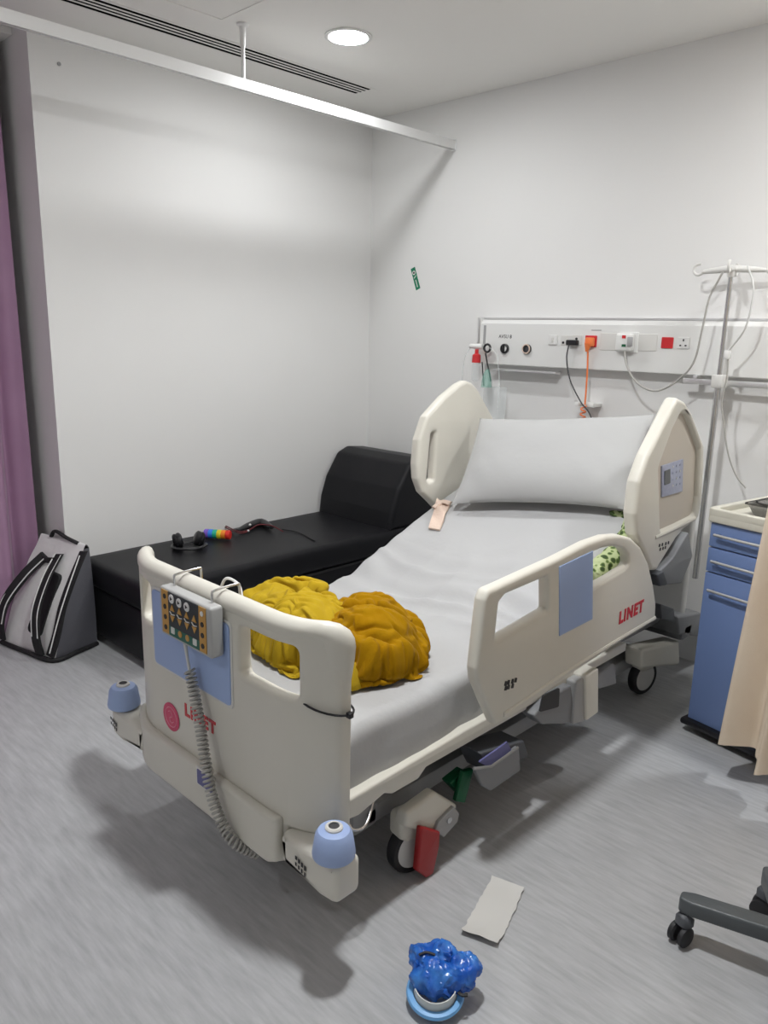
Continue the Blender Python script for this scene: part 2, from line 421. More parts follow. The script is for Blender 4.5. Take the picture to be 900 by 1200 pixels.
# ------------------------------------------------------------------ curtains
def curtain(name, mt, path, z0, z1, amp, waves, n=160, seed=0, hem=0.02, lab='', cat='curtain', top=0.6, lean=0.0):
    P = crom(path, 12)
    L = [0]
    for i in range(1, len(P)): L.append(L[-1]+(P[i]-P[i-1]).length)
    def at(t):
        d = t*L[-1]
        for i in range(1, len(P)):
            if L[i] >= d or i == len(P)-1:
                q = (d-L[i-1])/max(L[i]-L[i-1], 1e-9); tg = (P[i]-P[i-1]).normalized(); return P[i-1].lerp(P[i], q), Vector((-tg.y, tg.x, 0))
    def fn(u, v):
        p, nn = at(u)
        ph = u*waves*2*math.pi + seed
        am = amp*(top+(1-top)*(1-v))
        off = am*(math.sin(ph+.5*math.sin(ph*.37+v*.8)) + .3*math.sin(ph*2.1+v*1.5))
        z = z0+(z1-z0)*v + (1-v)**6*hem*math.sin(ph*1.0+1)
        return Vector((p.x+lean*(z-z0), p.y, 0)) + nn*off + Vector((0, 0, z))
    o = B().grid(fn, n, 26).thick(.003).obj(name, mt, sharp=70)
    return tag(o, lab, cat)
curtain('window_curtain', 'curtain_purple', [(-3.79, 1.42, 0), (-3.80, 1.0, 0), (-3.80, .4, 0), (-3.82, -.6, 0)], .03, 2.70, .05, 13, seed=1.2,
        lab='floor-length plum purple window curtain hanging behind the backpack', n=260)
struct(B().box(XW, -3.70, YF, YE, ZC-.03, ZC-.0, .004).obj('trim_2', 'ceiling'))
curtain('privacy_curtain', 'curtain_peach', [(-.845, 2.60, 0), (-.76, 2.52, 0), (-.64, 2.46, 0), (-.45, 2.36, 0), (-.1, 2.2, 0), (.5, 2.1, 0)], .15, 2.44, .045, 8.5, seed=2.6, hem=.012, lean=.065,
        lab='peach beige privacy curtain hanging in front of the blue bedside cart', n=300)
ct = thing('curtain_track', 'white ceiling curtain track carrying the peach curtain', 'curtain track', (-.5, 2.4, 2.45))
B().tube([(-.87, 2.63, 2.455), (-.64, 2.46, 2.455), (-.45, 2.36, 2.455), (-.1, 2.2, 2.455), (.5, 2.1, 2.455), (XR, 2.05, 2.455)], .014, smooth=6).obj('rail', 'track_white', ct)
B().cyl((-.45, 2.36, 2.46), (-.45, 2.36, ZC), .008).obj('hanger_rod', 'track_white', ct)

# ------------------------------------------------------------------ couch
co = thing('examination_couch', 'low black vinyl couch with raised rounded headrest along the side wall', 'couch', (-3.21, 2.47, 0))
CX0, CX1, CY0, CY1 = -3.546, -2.90, 1.535, 3.44
a = B().box(CX0+.01, CX1-.012, CY0+.01, CY1, .035, .275, .012, 3)
a.obj('base', 'vinyl', co)
def cush(u, v):
    return None
a = B().box(CX0, CX1, CY0, CY1, .272, .405, .034, 4)
bmesh.ops.subdivide_edges(a.bm, edges=[e for e in a.bm.edges if e.calc_length() > .3], cuts=14, use_grid_fill=True)
a.xf(lambda c: c + Vector((0, 0, .004*noise.noise(c*3.2)))).obj('seat_cushion', 'vinyl', co)
# headrest profile in (Y,Z), swept along X
hp = rp([(3.04, .398), (3.055, .50), (3.10, .63), (3.19, .765), (3.27, .795), (3.43, .78), (3.455, .62), (3.455, .398)], [.0, .1, .1, .06, .05, .04, .05, .0], 5)
a = B().plate(hp, CX1-CX0-.012, ((CX0+CX1)/2, 0, 0), 'x', .03, seg=4)
a.cuts([CX0+.06*i for i in range(1, 11)], (1, 0, 0))
a.xf(lambda c: c + Vector((0, .006*noise.noise(Vector((c.x*9, c.y*2, c.z*11))), 0))).obj('headrest', 'vinyl', co)
a = B().box(CX1-.014, CX1-.006, CY0+.02, CY1-.01, .262, .272).obj('seam', 'black_rubber', co)
for x in (CX0+.06, CX1-.06):
    for y in (CY0+.07, CY1-.08): B().lathe([(0, 0), (.022, 0), (.026, .036), (0, .036)], (x, y, 0)).obj('foot', 'steel', co)

# headphones on the couch
ZS = .407
c = onz(222, 642, ZS); c.z = ZS
hd = thing('headphones', 'black over-ear headphones lying on the black couch', 'headphones', c)
def hpts(r, z, a0, a1, n=18, ox=0): return [c + V(r*math.cos(R(a0+(a1-a0)*k/n))*.92, r*math.sin(R(a0+(a1-a0)*k/n)), z) for k in range(n+1)]
B().tube(hpts(.082, .014, -160, 60, 26), .012, flat=.6).obj('headband', 'black_plastic', hd)
dirn = V(.35, .94, 0).normalized()
for i, (dx, dy, tz) in enumerate(((-.042, -.045, .2), (.0, .062, .35))):
    p = c + V(dx, dy, .036); ax = V(dirn.x*(-1 if i else 1), dirn.y*(-1 if i else 1), tz)
    e = B().lathe([(0, .0), (.034, .0), (.039, .007), (.039, .018), (.03, .026), (0, .028)], p, ax).obj('ear_cup', 'black_plastic', hd)
    B().torus(p-ax.normalized()*.006, ax, .027, .0115).obj('cushion', 'vinyl', e)
B().tube([c+V(-.075, -.05, .006), c+V(-.09, .01, .005), c+V(-.06, .07, .005), c+V(.0, .10, .005)], .004, smooth=6).obj('cable', 'black_plastic', hd)

# rainbow toy
p0 = onz(240, 625, .431); p1 = onz(270, 627, .431); d = (p1-p0).normalized(); L_ = (p1-p0).length
rt = thing('rainbow_pouch', 'small rainbow striped cylinder pouch lying on the black couch', 'pouch', (p0+p1)/2 - V(0, 0, .024))
prof = [0.55, .85, 1, 1, .95, .9]
for i in range(6):
    q0 = p0+d*L_*i/6; q1 = p0+d*L_*(i+1)/6
    B().tube([q0, q0+d*.003, q1-d*.003, q1], [.022, .0245, .0245, .022], n=18).obj('stripe', 'rainbow%d' % i, rt)

# black pouch with cords
pt = thing('cord_pouch', 'flat black pouch with maroon drawcords on the couch next to the rainbow pouch', 'pouch', onz(300, 622, ZS))
q = [onz(x, y, ZS+.02) for x, y in ((278, 622), (292, 616), (306, 612), (318, 618))]
B().tube(q, [.012, .026, .030, .016], n=14, smooth=6, flat=.7, up=(0, 0, 1)).obj('body', 'black_plastic', pt)
B().tube([onz(*a, ZS+zz) for a, zz in (((254, 610), .012), ((266, 617), .01), ((280, 623), .03), ((292, 621), .045), ((303, 615), .055), ((318, 616), .04), ((332, 623), .005))], .0035, smooth=8).obj('cord', 'cord_maroon', pt)
B().tube([onz(*a, ZS+zz) for a, zz in (((258, 614), .006), ((270, 621), .006), ((284, 625), .03), ((298, 618), .05))], .003, smooth=8).obj('cord', 'cord_maroon', pt)
B().ball(onz(293, 615, ZS+.055), .007).obj('bead', 'white_plastic', pt)
B().ball(onz(291, 622, ZS+.05), .006).obj('bead', 'white_plastic', pt)
B().tube([onz(*a, ZS+.003) for a in ((330, 620), (350, 624), (369, 634))], .003, smooth=8).obj('strap', 'black_rubber', pt)

# ------------------------------------------------------------------ backpack
A0 = V(-3.70, 1.185, 0); A1 = V(-3.325, 1.275, 0)
bu = (A1-A0).normalized(); bd = V(-bu.y, bu.x, 0); bw = (A1-A0).length
bp_ = thing('backpack', 'white backpack with black padded straps leaning against the couch end', 'backpack', (A0+A1)/2)
HB = .475
def bagp(s, t, v):           # s across 0..1, t depth 0 (straps side)..1, v height 0..1
    dep0 = .02 + .205*v**1.02 - .02*math.sin(math.pi*v)
    dep1 = .25 + .005*v
    wd_ = 1.0 - .16*v**2
    ss = .5+(s-.5)*wd_ + .03*v
    return A0 + bu*(ss*bw) + bd*(dep0+(dep1-dep0)*t) + V(0, 0, .012 + HB*v*(1-.06*(1-t)*0))
def panel(t):
    return lambda a, c: bagp(a, t, c) + bd*(-.012 if t == 0 else .012)*math.sin(math.pi*a)*math.sin(math.pi*c)
a = B()
a.grid(panel(0), 14, 14, 0); a.grid(panel(1), 14, 14, 1)
a.grid(lambda u, v: bagp(0, u, v) - bu*.01*math.sin(math.pi*v)*math.sin(math.pi*u), 6, 14, 1); a.grid(lambda u, v: bagp(1, u, v) + bu*.012*math.sin(math.pi*v)*math.sin(math.pi*u), 6, 14, 1)
a.grid(lambda u, v: bagp(u, v, 1) + V(0, 0, .02*math.sin(math.pi*v)), 14, 6, 0); a.grid(lambda u, v: bagp(u, v, 0), 14, 6, 1)
bmesh.ops.remove_doubles(a.bm, verts=a.bm.verts, dist=1e-4)
a.xf(lambda c: c + Vector((0, 0, .008*noise.noise(c*14))) if c.z > .05 else c)
a.obj('body', ['bag_white', 'bag_grey'], bp_, sharp=60)
fr = lambda s, v, o=.02: bagp(s, 0, v) - bd*o
# black back pad
pad = rp([(.42, .26), (.66, .14), (.98, .60), (.80, .80), (.62, .80)], .08, 4)
def padpatch(pts, o0, o1):
    bb = B(); n = len(pts); vs = []
    for o_ in (o0, o1):
        for p_ in pts: vs.append(fr(p_.x, p_.y, o_))
    bb._add(vs, [tuple(range(n)), tuple(range(2*n-1, n-1, -1))] + [(i, (i+1) % n, n+(i+1) % n, n+i) for i in range(n)]); return bb
padpatch(rp([(.46, .20), (.70, .16), (.80, .74), (.55, .76)], .06, 4), .004, .022).obj('back_pad', 'bag_black', bp_)
def strap(pts, wid, thick_=.012, name='strap', mt='bag_black'):
    P = crom(pts, 8); bb = B(); vs = []; T = []
    for i, p_ in enumerate(P):
        tg = (P[min(i+1, len(P)-1)]-P[max(i-1, 0)]).normalized(); side = tg.cross(bd).normalized()
        nn = bd
        for (sx, sn) in ((-1, -1), (1, -1), (1, 1), (-1, 1)): vs.append(p_ + side*sx*wid/2 + nn*sn*thick_/2)
    fs = [(0, 1, 2, 3), tuple(4*(len(P)-1)+k for k in (3, 2, 1, 0))]
    for i in range(len(P)-1):
        for k in range(4): fs.append((4*i+k, 4*i+(k+1) % 4, 4*i+4+(k+1) % 4, 4*i+4+k))
    bb._add(vs, fs); return bb.obj(name, mt, bp_)
s1 = [fr(.34, .88, .02), fr(.22, .70, .055), fr(.09, .45, .07), fr(.03, .22, .05), fr(.02, .04, .02)]
s2 = [fr(.62, .92, .02), fr(.66, .72, .055), fr(.70, .45, .07), fr(.74, .20, .05), fr(.78, .02, .02)]
for q in (s1, s2):
    so = strap(q, .052)
    for sx in (-.021, .021):
        B().tube([p_ + bu*sx - bd*.007 for p_ in q[:-1]], .003, n=6, smooth=8).obj('piping', 'white_plastic', so)
strap([fr(.34, .86, .024), fr(.48, .855, .03), fr(.62, .87, .024)], .025, name='sternum_strap')
strap([fr(1.02, .98, .0), fr(1.03, .75, .02), fr(1.01, .5, .025), fr(1.0, .25, .02), fr(.96, .04, .02)], .045, name='side_strap')
B().tube([fr(1.03, .95, .02), fr(1.045, .5, .04), fr(.985, .08, .035)], .003, smooth=8).obj('piping', 'white_plastic', bp_)
B().tube([bagp(.25, .3, 1)+V(0, 0, .02), bagp(.35, .3, 1)+V(0, 0, .05), bagp(.6, .3, 1)+V(0, 0, .03), bagp(.85, .3, 1)+V(0, 0, .015)], .012, smooth=8, flat=.6).obj('grab_handle', 'bag_black', bp_)
B().tube([bagp(0, -.05, .0), bagp(.5, -.08, .0), bagp(1.0, -.05, .0), bagp(1.02, .5, .0), bagp(1.0, 1, .0)], .011, smooth=6).obj('bottom_trim', 'bag_black', bp_)

# ------------------------------------------------------------------ bed
XC = -1.66
bed = thing('hospital_bed', 'cream electric hospital bed with blue panels and raised backrest', 'bed', (XC, 2.1, 0))
ZPR = [(0.9, .545), (1.55, .548), (1.80, .562), (1.95, .595), (2.08, .645), (2.3, .735), (2.63, .868), (3.0, 1.01), (3.2, 1.09)]
def zm(y):
    for (a, za), (b_, zb) in zip(ZPR, ZPR[1:]):
        if y <= b_:
            t = max(0, (y-a)/(b_-a)); return za+(zb-za)*t
    return ZPR[-1][1]
def zms(y): return sum(zm(y+d)*w_ for d, w_ in ((-.12, .15), (-.06, .2), (0, .3), (.06, .2), (.12, .15)))

def on_sheet(x, y, h=0.0):
    z = .6
    for _ in range(40): p_ = onz(x, y, z); z = .5*z + .5*(zms(p_.y)+h)
    return onz(x, y, z)
# --- footboard
YFB = 1.055
HW = .455
def fbend(c):
    dx = abs(c.x-XC); k = max(0, dx-.27)/.19
    return Vector((c.x, c.y + .075*k*k, c.z))
fcuts = [XC+s*(.27+.03*i) for s in (-1, 1) for i in range(7)]
outl = rp([(XC-HW, .225), (XC-.33, .185), (XC+.30, .185), (XC+.335, .205), (XC+.335, .30), (XC+HW, .30), (XC+HW, .842), (XC-HW, .842)], [.03, .03, .03, .02, .004, .015, .055, .055])
h1 = rp(rect(XC+.155, XC+.365, .648, .784), .022); h2 = rp(rect(XC-.385, XC-.275, .648, .784), .022)
a = B().plate(outl, .046, (0, YFB, 0), 'y', .013, holes=[h1, h2], seg=3).cuts(fcuts, (1, 0, 0)).xf(fbend)
fb = a.obj('footboard', 'cream', bed, sharp=50)
# rounded grab bar along the top
a = B().tube([(XC-HW+.022, YFB, .60), (XC-HW+.018, YFB, .70), (XC-HW+.015, YFB, .79), (XC-HW+.03, YFB, .822), (XC-.37, YFB, .822)] + [(XC-.3+.05*i, YFB, .822) for i in range(13)] + [(XC+.37, YFB, .822), (XC+HW-.03, YFB, .822), (XC+HW-.015, YFB, .79), (XC+HW-.018, YFB, .70), (XC+HW-.022, YFB, .60)], [.014, .022]+[.027]*17+[.027, .022, .014], n=14, smooth=3).xf(fbend)
a.obj('grab_bar', 'cream', fb)
# lower skirt that stands proud
sk = rp([(XC-HW+.004, .235), (XC-.33, .192), (XC+.29, .192), (XC+.325, .208), (XC+.325, .33), (XC-HW+.004, .33)], .012)
a = B().plate(sk, .03, (0, YFB-.032, 0), 'y', .012, seg=2).cuts(fcuts, (1, 0, 0)).xf(fbend)
a.obj('lower_skirt', 'cream', fb)
# blue insert
bi = rp([(XC-.255, .552), (XC+.125, .552), (XC+.125, .776), (XC-.255, .776)], .016)
B().plate(bi, .006, (0, YFB-.0255, 0), 'y', .0015).obj('insert_panel', 'blue_panel', fb)
B().plate(rp([(XC-.263, .544), (XC+.133, .544), (XC+.133, .784), (XC-.263, .784)], .018), .008, (0, YFB-.0225, 0), 'y', .002, holes=[bi]).obj('insert_rim', 'off_white', fb)
# maker's name, round sticker, small window
txa = ((1, 0, 0), (0, 0, 1), (0, -1, 0))
pT = ony(234, 843, YFB-.024)
B().text('LINET', .050, pT, txa, sx=1.0, bold=.0022, gap=1.22).obj('lettering', 'linet_red', fb)
pS = ony(201, 840, YFB-.024)
s_ = B().lathe([(0, 0), (.043, 0), (.043, .0015), (0, .0015)], pS, (0, -1, 0), n=36).obj('round_sticker', 'pink_red', fb)
a = B().torus(pS+V(0, -.0016, 0), (0, 1, 0), .030, .0014, n=36, m_=6)
a.tube([pS+V(x*.011, -.0018, z*.011) for x, z in ((-1.2, 1.2), (-.3, 1.6), (.6, 1.0), (.5, .1), (-.5, -.2), (-.4, -1.2), (.5, -1.5), (1.3, -.9))], .0014, n=6, smooth=6).obj('swirl_mark', 'pink_light', s_)
pW = ony(237, 913, YFB-.05)
B().plate(rp(rect(pW.x-.03, pW.x+.055, pW.z-.028, pW.z+.028), .004), .006, (0, YFB-.047, 0), 'y', .001).obj('window_bezel', 'off_white', fb)
B().plate(rp(rect(pW.x-.024, pW.x+.05, pW.z-.022, pW.z+.022), .003), .006, (0, YFB-.0485, 0), 'y', .001).obj('indicator_window', 'label_purple', fb)

# --- corner bumpers
for sx in (-1, 1):
    bx_ = XC+sx*.503; by = 1.045
    br = B().plate(rp([(XC+sx*.34, .300), (XC+sx*.50, .312), (XC+sx*.543, .312), (XC+sx*.543, .212), (XC+sx*.48, .205), (XC+sx*.34, .225)], [.004, .02, .02, .025, .03, .004]), .080, (0, by+.012, 0), 'y', .018, seg=3).obj('bumper_arm', 'cream', bed)
    a = B().lathe([(0, .0), (.044, .0), (.050, .005), (.051, .012), (.044, .058), (.037, .069), (.024, .073), (.0, .073)], (bx_, by, .312), n=36)
    bo = a.obj('corner_bumper', 'blue_bumper', br)
    B().lathe([(.013, .069), (.021, .072), (.021, .077), (.018, .080), (.013, .080)], (bx_, by, .312)).obj('cap', 'off_white', br)
    B().lathe([(0, .0755), (.013, .0755), (.013, .078), (.0, .078)], (bx_, by, .312)).obj('cap_hole', 'dark_hole', br)
    # printed load label on the arm
    a = B(); lx = XC+sx*.395 if sx > 0 else XC-.545
    for i in range(4):
        a.box(lx+.004+i*.011, lx+.011+i*.011, by-.0312, by-.0305, .262-i*.004, .272-i*.003)
        a.box(lx+.004+i*.011, lx+.009+i*.011, by-.0312, by-.0305, .245-i*.004, .254-i*.003)
    a.obj('load_label', 'ink', br)

# --- side rails
XRR, XLR = -1.145, -2.15
z3 = lambda x, y: (540+x/3, 600+y/3)
def poly(pl, X, f=None): return [(lambda q: (q.y, q.z))(onx(*(f(*p) if f else p), X)) for p in pl]
FO = [(125, 752), (92, 680), (60, 600), (56, 555), (66, 470), (84, 312), (98, 276), (132, 262), (230, 216), (345, 163), (450, 108), (515, 85), (562, 81), (602, 92), (636, 125), (662, 182), (678, 250), (688, 320), (686, 374), (655, 402), (560, 460), (400, 565), (240, 685)]
frail_out = rp(poly(FO, XRR, z3), [.012, .02, .02, .03, .02, .02, .025, .03, 0, 0, 0, 0, 0, 0, 0, 0, 0, .01, .012, .01, 0, 0, 0], 4)
W1 = rp(poly([(122, 463), (138, 318), (158, 292), (308, 228), (308, 348)], XRR, z3), [.012, .01, .02, .012, .012], 4)
W2 = rp(poly([(462, 272), (462, 146), (500, 128), (538, 121), (572, 130), (592, 155), (594, 182), (580, 200)], XRR, z3), [.004, .01, .02, .02, .02, .02, .01, .01], 4)
def foot_rail(X, sgn, dz=0, dy=0):
    sh = lambda P: [(p[0]+dy, p[1]+dz) for p in P]
    xo = X-sgn*.02
    fr_ = B().plate(sh(frail_out), .04, (xo, 0, 0), 'x', .012, holes=[sh(W1), sh(W2)], seg=3).obj('side_rail', 'cream', bed, sharp=50)
    bl = sh(poly([(345, 192), (463, 136), (461, 376), (345, 436)], XRR, z3))
    B().plate(bl, .046, (xo, 0, 0), 'x', .002).obj('insert_panel', 'blue_panel', fr_)
    # lip along the lower edge
    lip = sh(poly([(150, 712), (300, 610), (420, 532), (560, 445), (683, 372)], XRR, z3))
    B().tube([(X-sgn*.004, p[0], p[1]) for p in lip], .009, n=8, smooth=4).obj('lower_lip', 'cream', fr_)
    led = sh(poly([(124, 466), (215, 412), (308, 356)], XRR, z3)); B().tube([(xo, p[0], p[1]-.004) for p in led], .019, n=10).obj('window_ledge', 'cream', fr_)
    led = sh(poly([(462, 276), (530, 238), (588, 200)], XRR, z3)); B().tube([(xo, p[0], p[1]-.006) for p in led], .019, n=10).obj('window_ledge', 'cream', fr_)
    return fr_
fr1 = foot_rail(XRR, 1)
pT = onx(740, 717.5, XRR+.001); d1 = onx(752, 711, XRR+.001)-onx(729, 723.5, XRR+.001); d1.normalize(); u1 = V(1, 0, 0).cross(d1)
B().text('LINET', .060, pT, (d1, u1, (1, 0, 0)), sx=.95, bold=.0026, gap=1.22).obj('lettering', 'linet_red', fr1)
def icons(cx, cy, X, par, s=1.0, n=7):
    bb = B(); rnd = random.Random(int(cx))
    for i in range(n):
        p_ = onx(cx+(i % 4-1.5)*3.6*s+rnd.uniform(-.5, .5), cy+(i//4-.5)*5*s - (i % 4-1.5)*1.2*s, X)
        bb.plate(rp([(p_.y-.006*s, p_.z-.004*s), (p_.y+.005*s, p_.z-.007*s), (p_.y+.007*s, p_.z+.005*s), (p_.y-.002*s, p_.z+.008*s)], .001), .0012, (X+.0004, 0, 0), 'x')
    bb.obj('printed_icons', 'ink', par)
icons(598, 802, XRR+.0005, fr1, 1.1)
foot_rail(XLR, -1, -.34, .03)

# head rails (backrest section, tilted with the backrest)
HO = [(794.6, 466), (804, 471), (812, 484), (826, 522), (826, 545), (823, 588), (819, 608), (797, 625), (777, 657), (770, 669), (764, 669), (756.5, 649), (746.5, 628), (744.5, 603), (749, 565), (760, 534), (775, 504), (788, 478)]
hr_out = rp(poly(HO, XRR), [.02, .02, .02, .03, .02, .01, .02, .02, .01, .012, .012, .02, .02, .02, .02, .02, .02, .02], 4)
HI = [(773, 548), (789, 504), (799, 484), (805, 486), (810, 497), (820.5, 526), (818, 582), (814.5, 604), (795, 614), (775, 623)]
hr_in = rp(poly(HI, XRR), .02, 4)
hrl = B().plate(hr_out, .05, (XRR-.025, 0, 0), 'x', .016, holes=[hr_in], seg=4).obj('head_rail', 'cream', bed, sharp=50)
B().plate(hr_in, .03, (XRR-.032, 0, 0), 'x', .0).obj('recess_panel', 'peach', hrl)
cp = rp(poly([(776, 546), (801, 538), (800, 576), (776, 583)], XRR-.012), .004)
pn = B().plate(cp, .006, (XRR-.015, 0, 0), 'x', .002).obj('keypad', 'panel_lilac', hrl)
B().plate(rp(poly([(778.5, 552), (785, 549.5), (785, 566), (778.5, 568.5)], XRR-.012), .002), .004, (XRR-.012, 0, 0), 'x').obj('display', 'screen', pn)
for i in range(3):
    for j in range(4):
        p_ = onx(788.5+i*4.2, 547+j*7.4-i*1.3, XRR-.012); B().plate(circ(p_.y, p_.z, .0042, 10), .003, (XRR-.012, 0, 0), 'x').obj('button', 'white_plastic' if (i+j) % 3 == 0 else 'panel_lilac', pn)
# ledge lip and icons under the recess
lp = poly([(768, 630), (792, 619), (815, 607.5)], XRR)
B().tube([(XRR-.003, p_[0], p_[1]) for p_ in lp], .008, n=8).obj('ledge', 'cream', hrl)
icons(778, 640, XRR+.0005, hrl, .9)
# left head rail: same shape mirrored to the far side
XLI = XLR+.05
HL = [(547.6, 446.3), (555, 449), (562, 458), (582, 495), (584, 515), (580, 565), (545, 606), (520, 603), (506, 588), (496, 578), (490.5, 562), (489.5, 545), (492, 516), (501, 488.6), (522, 465), (539, 450.6)]
hlo = rp(poly(HL, XLI), .02, 4)
slot = rp(poly([(506, 508), (511.5, 505), (509, 563), (501, 565.5)], XLI), .012, 4)
B().plate(hlo, .05, (XLR+.025, 0, 0), 'x', .016, holes=[slot], seg=4).obj('head_rail', 'cream', bed, sharp=50)

# rail brackets in grey under the rails
def quad_x(pl, X0, X1, name, mt, par, bev=.006, r=.01):
    return B().plate(rp(poly(pl, (X0+X1)/2), r, 4), abs(X1-X0), ((X0+X1)/2, 0, 0), 'x', bev).obj(name, mt, par)
quad_x([(617, 836), (640, 812), (662, 800), (664, 830), (672, 838), (668, 845), (628, 846)], -1.235, -1.185, 'rail_bracket', 'grey_plastic', bed)
quad_x([(636, 815), (655, 806), (654, 828), (632, 834)], -1.186, -1.180, 'bracket_recess', 'dark_hole', bed, 0, .006)
quad_x([(668, 797), (679, 790), (680, 842), (664, 846)], -1.225, -1.175, 'rail_bracket', 'mid_grey', bed)
quad_x([(679, 790), (694, 780), (694, 832), (680, 842)], -1.215, -1.165, 'bracket_cover', 'cream', bed)
quad_x([(766, 668), (782, 652), (800, 622), (805, 650), (792, 682), (770, 684)], -1.255, -1.205, 'rail_bracket', 'grey_plastic', bed)
quad_x([(764, 672), (772, 668), (778, 684), (768, 686)], -1.235, -1.195, 'bracket_recess', 'dark_grey', bed)

# platform (mattress support) sides and beams
a = B()
a.box(XC-.44, XC+.44, 1.10, 1.92, .345, .375, .006)
a.obj('leg_platform', 'off_white', bed)
Mb = Matrix.Translation((XC, 1.92, .36)) @ Matrix.Rotation(math.atan(.385), 4, 'X')
B().box(-.43, .43, .02, 1.12, -.02, .012, .006, M=Mb).obj('back_platform', 'off_white', bed)
for sx in (-1, 1):
    B().plate(rp([(1.10, .385), (1.10, .335), (1.18, .325), (1.27, .345), (1.30, .33), (1.40, .33), (1.43, .352), (1.52, .352), (1.95, .36), (2.55, .36), (2.55, .395), (1.6, .40)], .008), .035, (XC+sx*.43, 0, 0), 'x', .006).obj('side_beam', 'cream', bed)
# wire hook under the beam
p0 = onx(434, 962, -1.22)
B().tube([(-1.225, 1.14, .345), (-1.205, 1.15, .305), (-1.20, 1.19, .30), (-1.225, 1.24, .33)], .004, smooth=5).obj('wire_hook', 'steel', bed)
# undercarriage
B().box(XC-.30, XC+.30, 1.30, 1.40, .12, .19, .012).obj('base_crossbar', 'mid_grey', bed)
B().box(XC-.30, XC+.30, 2.92, 3.02, .12, .19, .012).obj('base_crossbar', 'mid_grey', bed)
for sx in (-1, 1): B().box(XC+sx*.26-.04, XC+sx*.26+.04, 1.34, 3.0, .125, .185, .012).obj('base_beam', 'mid_grey', bed)
for y in (1.62, 2.60): 
    B().box(XC-.09, XC+.09, y-.09, y+.09, .12, .26, .02).obj('lift_column', 'mid_grey', bed)
    B().box(XC-.075, XC+.075, y-.075, y+.075, .25, .35, .015).obj('lift_column', 'off_white', bed)
B().box(XC-.36, XC+.36, 1.60, 2.60, .27, .335, .02).obj('inner_frame', 'grey_plastic', bed)
B().box(XC-.34, XC+.34, 2.50, 3.12, .30, .36, .02).obj('inner_frame', 'grey_plastic', bed)
# cover boxes visible under the head end
quad_x([(697, 790), (716, 776), (719, 800), (698, 806)], -1.28, -1.25, 'cable_box', 'mid_grey', bed)
quad_x([(742, 758), (786, 748), (787, 776), (742, 780)], -1.34, -1.26, 'castor_cover', 'cream', bed, .012, .015)
quad_x([(772, 716), (800, 712), (818, 722), (816, 742), (775, 738)], -1.40, -1.24, 'head_crossbar', 'grey_plastic', bed, .012, .012)
quad_x([(768, 706), (785, 712), (786, 728), (770, 724)], -1.29, -1.25, 'cable_box', 'dark_grey', bed)
# grey remote holder with lilac label
quad_x([(548, 876), (600, 862), (606, 880), (560, 900)], -1.29, -1.20, 'holder_back', 'dark_grey', bed, .004, .006)
B().plate(rp(poly([(560, 893), (594, 869), (601, 884), (571, 898)], -1.195), .004), .006, (-1.195, 0, 0), 'x', .001).obj('holder_label', 'label_purple', bed)
quad_x([(554, 900), (575, 897), (606, 874), (608, 902), (573, 926), (563, 920)], -1.20, -1.185, 'holder_tray', 'grey_plastic', bed, .004, .008)
B().tube([onx(555, 901, -1.18), onx(576, 898, -1.18), onx(607, 876, -1.18)], .004).obj('holder_rim', 'mid_grey', bed)
# headboard
B().plate(rp(rect(XC-.44, XC+.40, .30, .86), .05), .04, (0, 3.17, 0), 'y', .014).obj('headboard', 'off_white', bed)
B().box(XC-.44, XC+.42, 3.13, 3.23, .22, .30, .02).obj('head_crossbar', 'grey_plastic', bed)

# castors
def castor(x, y, rot, pedal=None, name='castor'):
    Mx = Matrix.Translation((x, y, 0)) @ Matrix.Rotation(rot, 4, 'Z')
    T = lambda p: Mx @ Vector(p)
    axs = Mx.to_3x3() @ Vector((1, 0, 0))
    w_ = B().lathe([(.058, -.018), (.072, -.018), (.0765, -.012), (.0765, .012), (.072, .018), (.058, .018), (.058, -.018)], T((0, 0, .0765)), axs, n=40).obj(name, 'black_rubber', bed)
    B().lathe([(0, -.021), (.03, -.022), (.058, -.017), (.058, .017), (.03, .022), (0, .021)], T((0, 0, .0765)), axs, n=32).obj('wheel_disc', 'off_white', w_)
    hs = [(-.06, .105), (-.03, .085), (.03, .085), (.06, .105), (.06, .175), (-.06, .175)]
    bb = B()
    bb.plate(rp(hs, .02), .058, (0, 0, 0), 'x', .012)
    bb.xf(lambda c: Mx @ Vector((c.x, c.y, c.z+.028)))
    bb.obj('fork', 'cream', w_)
    return w_
c1 = castor(-1.268, 1.44, R(-10))
castor(-1.335, 2.985, R(-12)); castor(XC-.36, 1.46, R(10)); castor(XC-.36, 2.985, R(-10))
# brake pedal, lever and green brake rod at the foot castor
def slab(pl, mt, name, d=.02, par=None, bev=.004, r=.01, X=None):
    return B().plate(rp(poly(pl, X), r, 4), d, (X, 0, 0), 'x', bev).obj(name, mt, par)
slab([(491, 967), (513, 973), (512, 990), (505, 1022), (497, 1027), (486, 1019)], 'pedal_red', 'brake_pedal', .022, c1, .006, .008, -1.215)
slab([(512, 962), (530, 944), (536, 952), (534, 962), (518, 980), (508, 972)], 'mid_grey', 'brake_lever', .016, c1, .003, .004, -1.222)
slab([(470, 950), (505, 925), (530, 940), (528, 950), (512, 956), (506, 975), (468, 966)], 'cream', 'castor_cover', .04, c1, .01, .012, -1.245)
pB = onx(526, 961, -1.212); B().cyl(pB, pB+V(.004, 0, 0), .010, n=6).obj('bolt', 'steel', c1)
quad_x([(541, 903), (553, 900), (543, 940), (532, 938)], -1.25, -1.235, 'brake_rod', 'green', bed, .003, .004)
quad_x([(522, 915), (541, 900), (536, 930)], -1.29, -1.255, 'brake_rod_cover', 'green', bed, .003, .004)

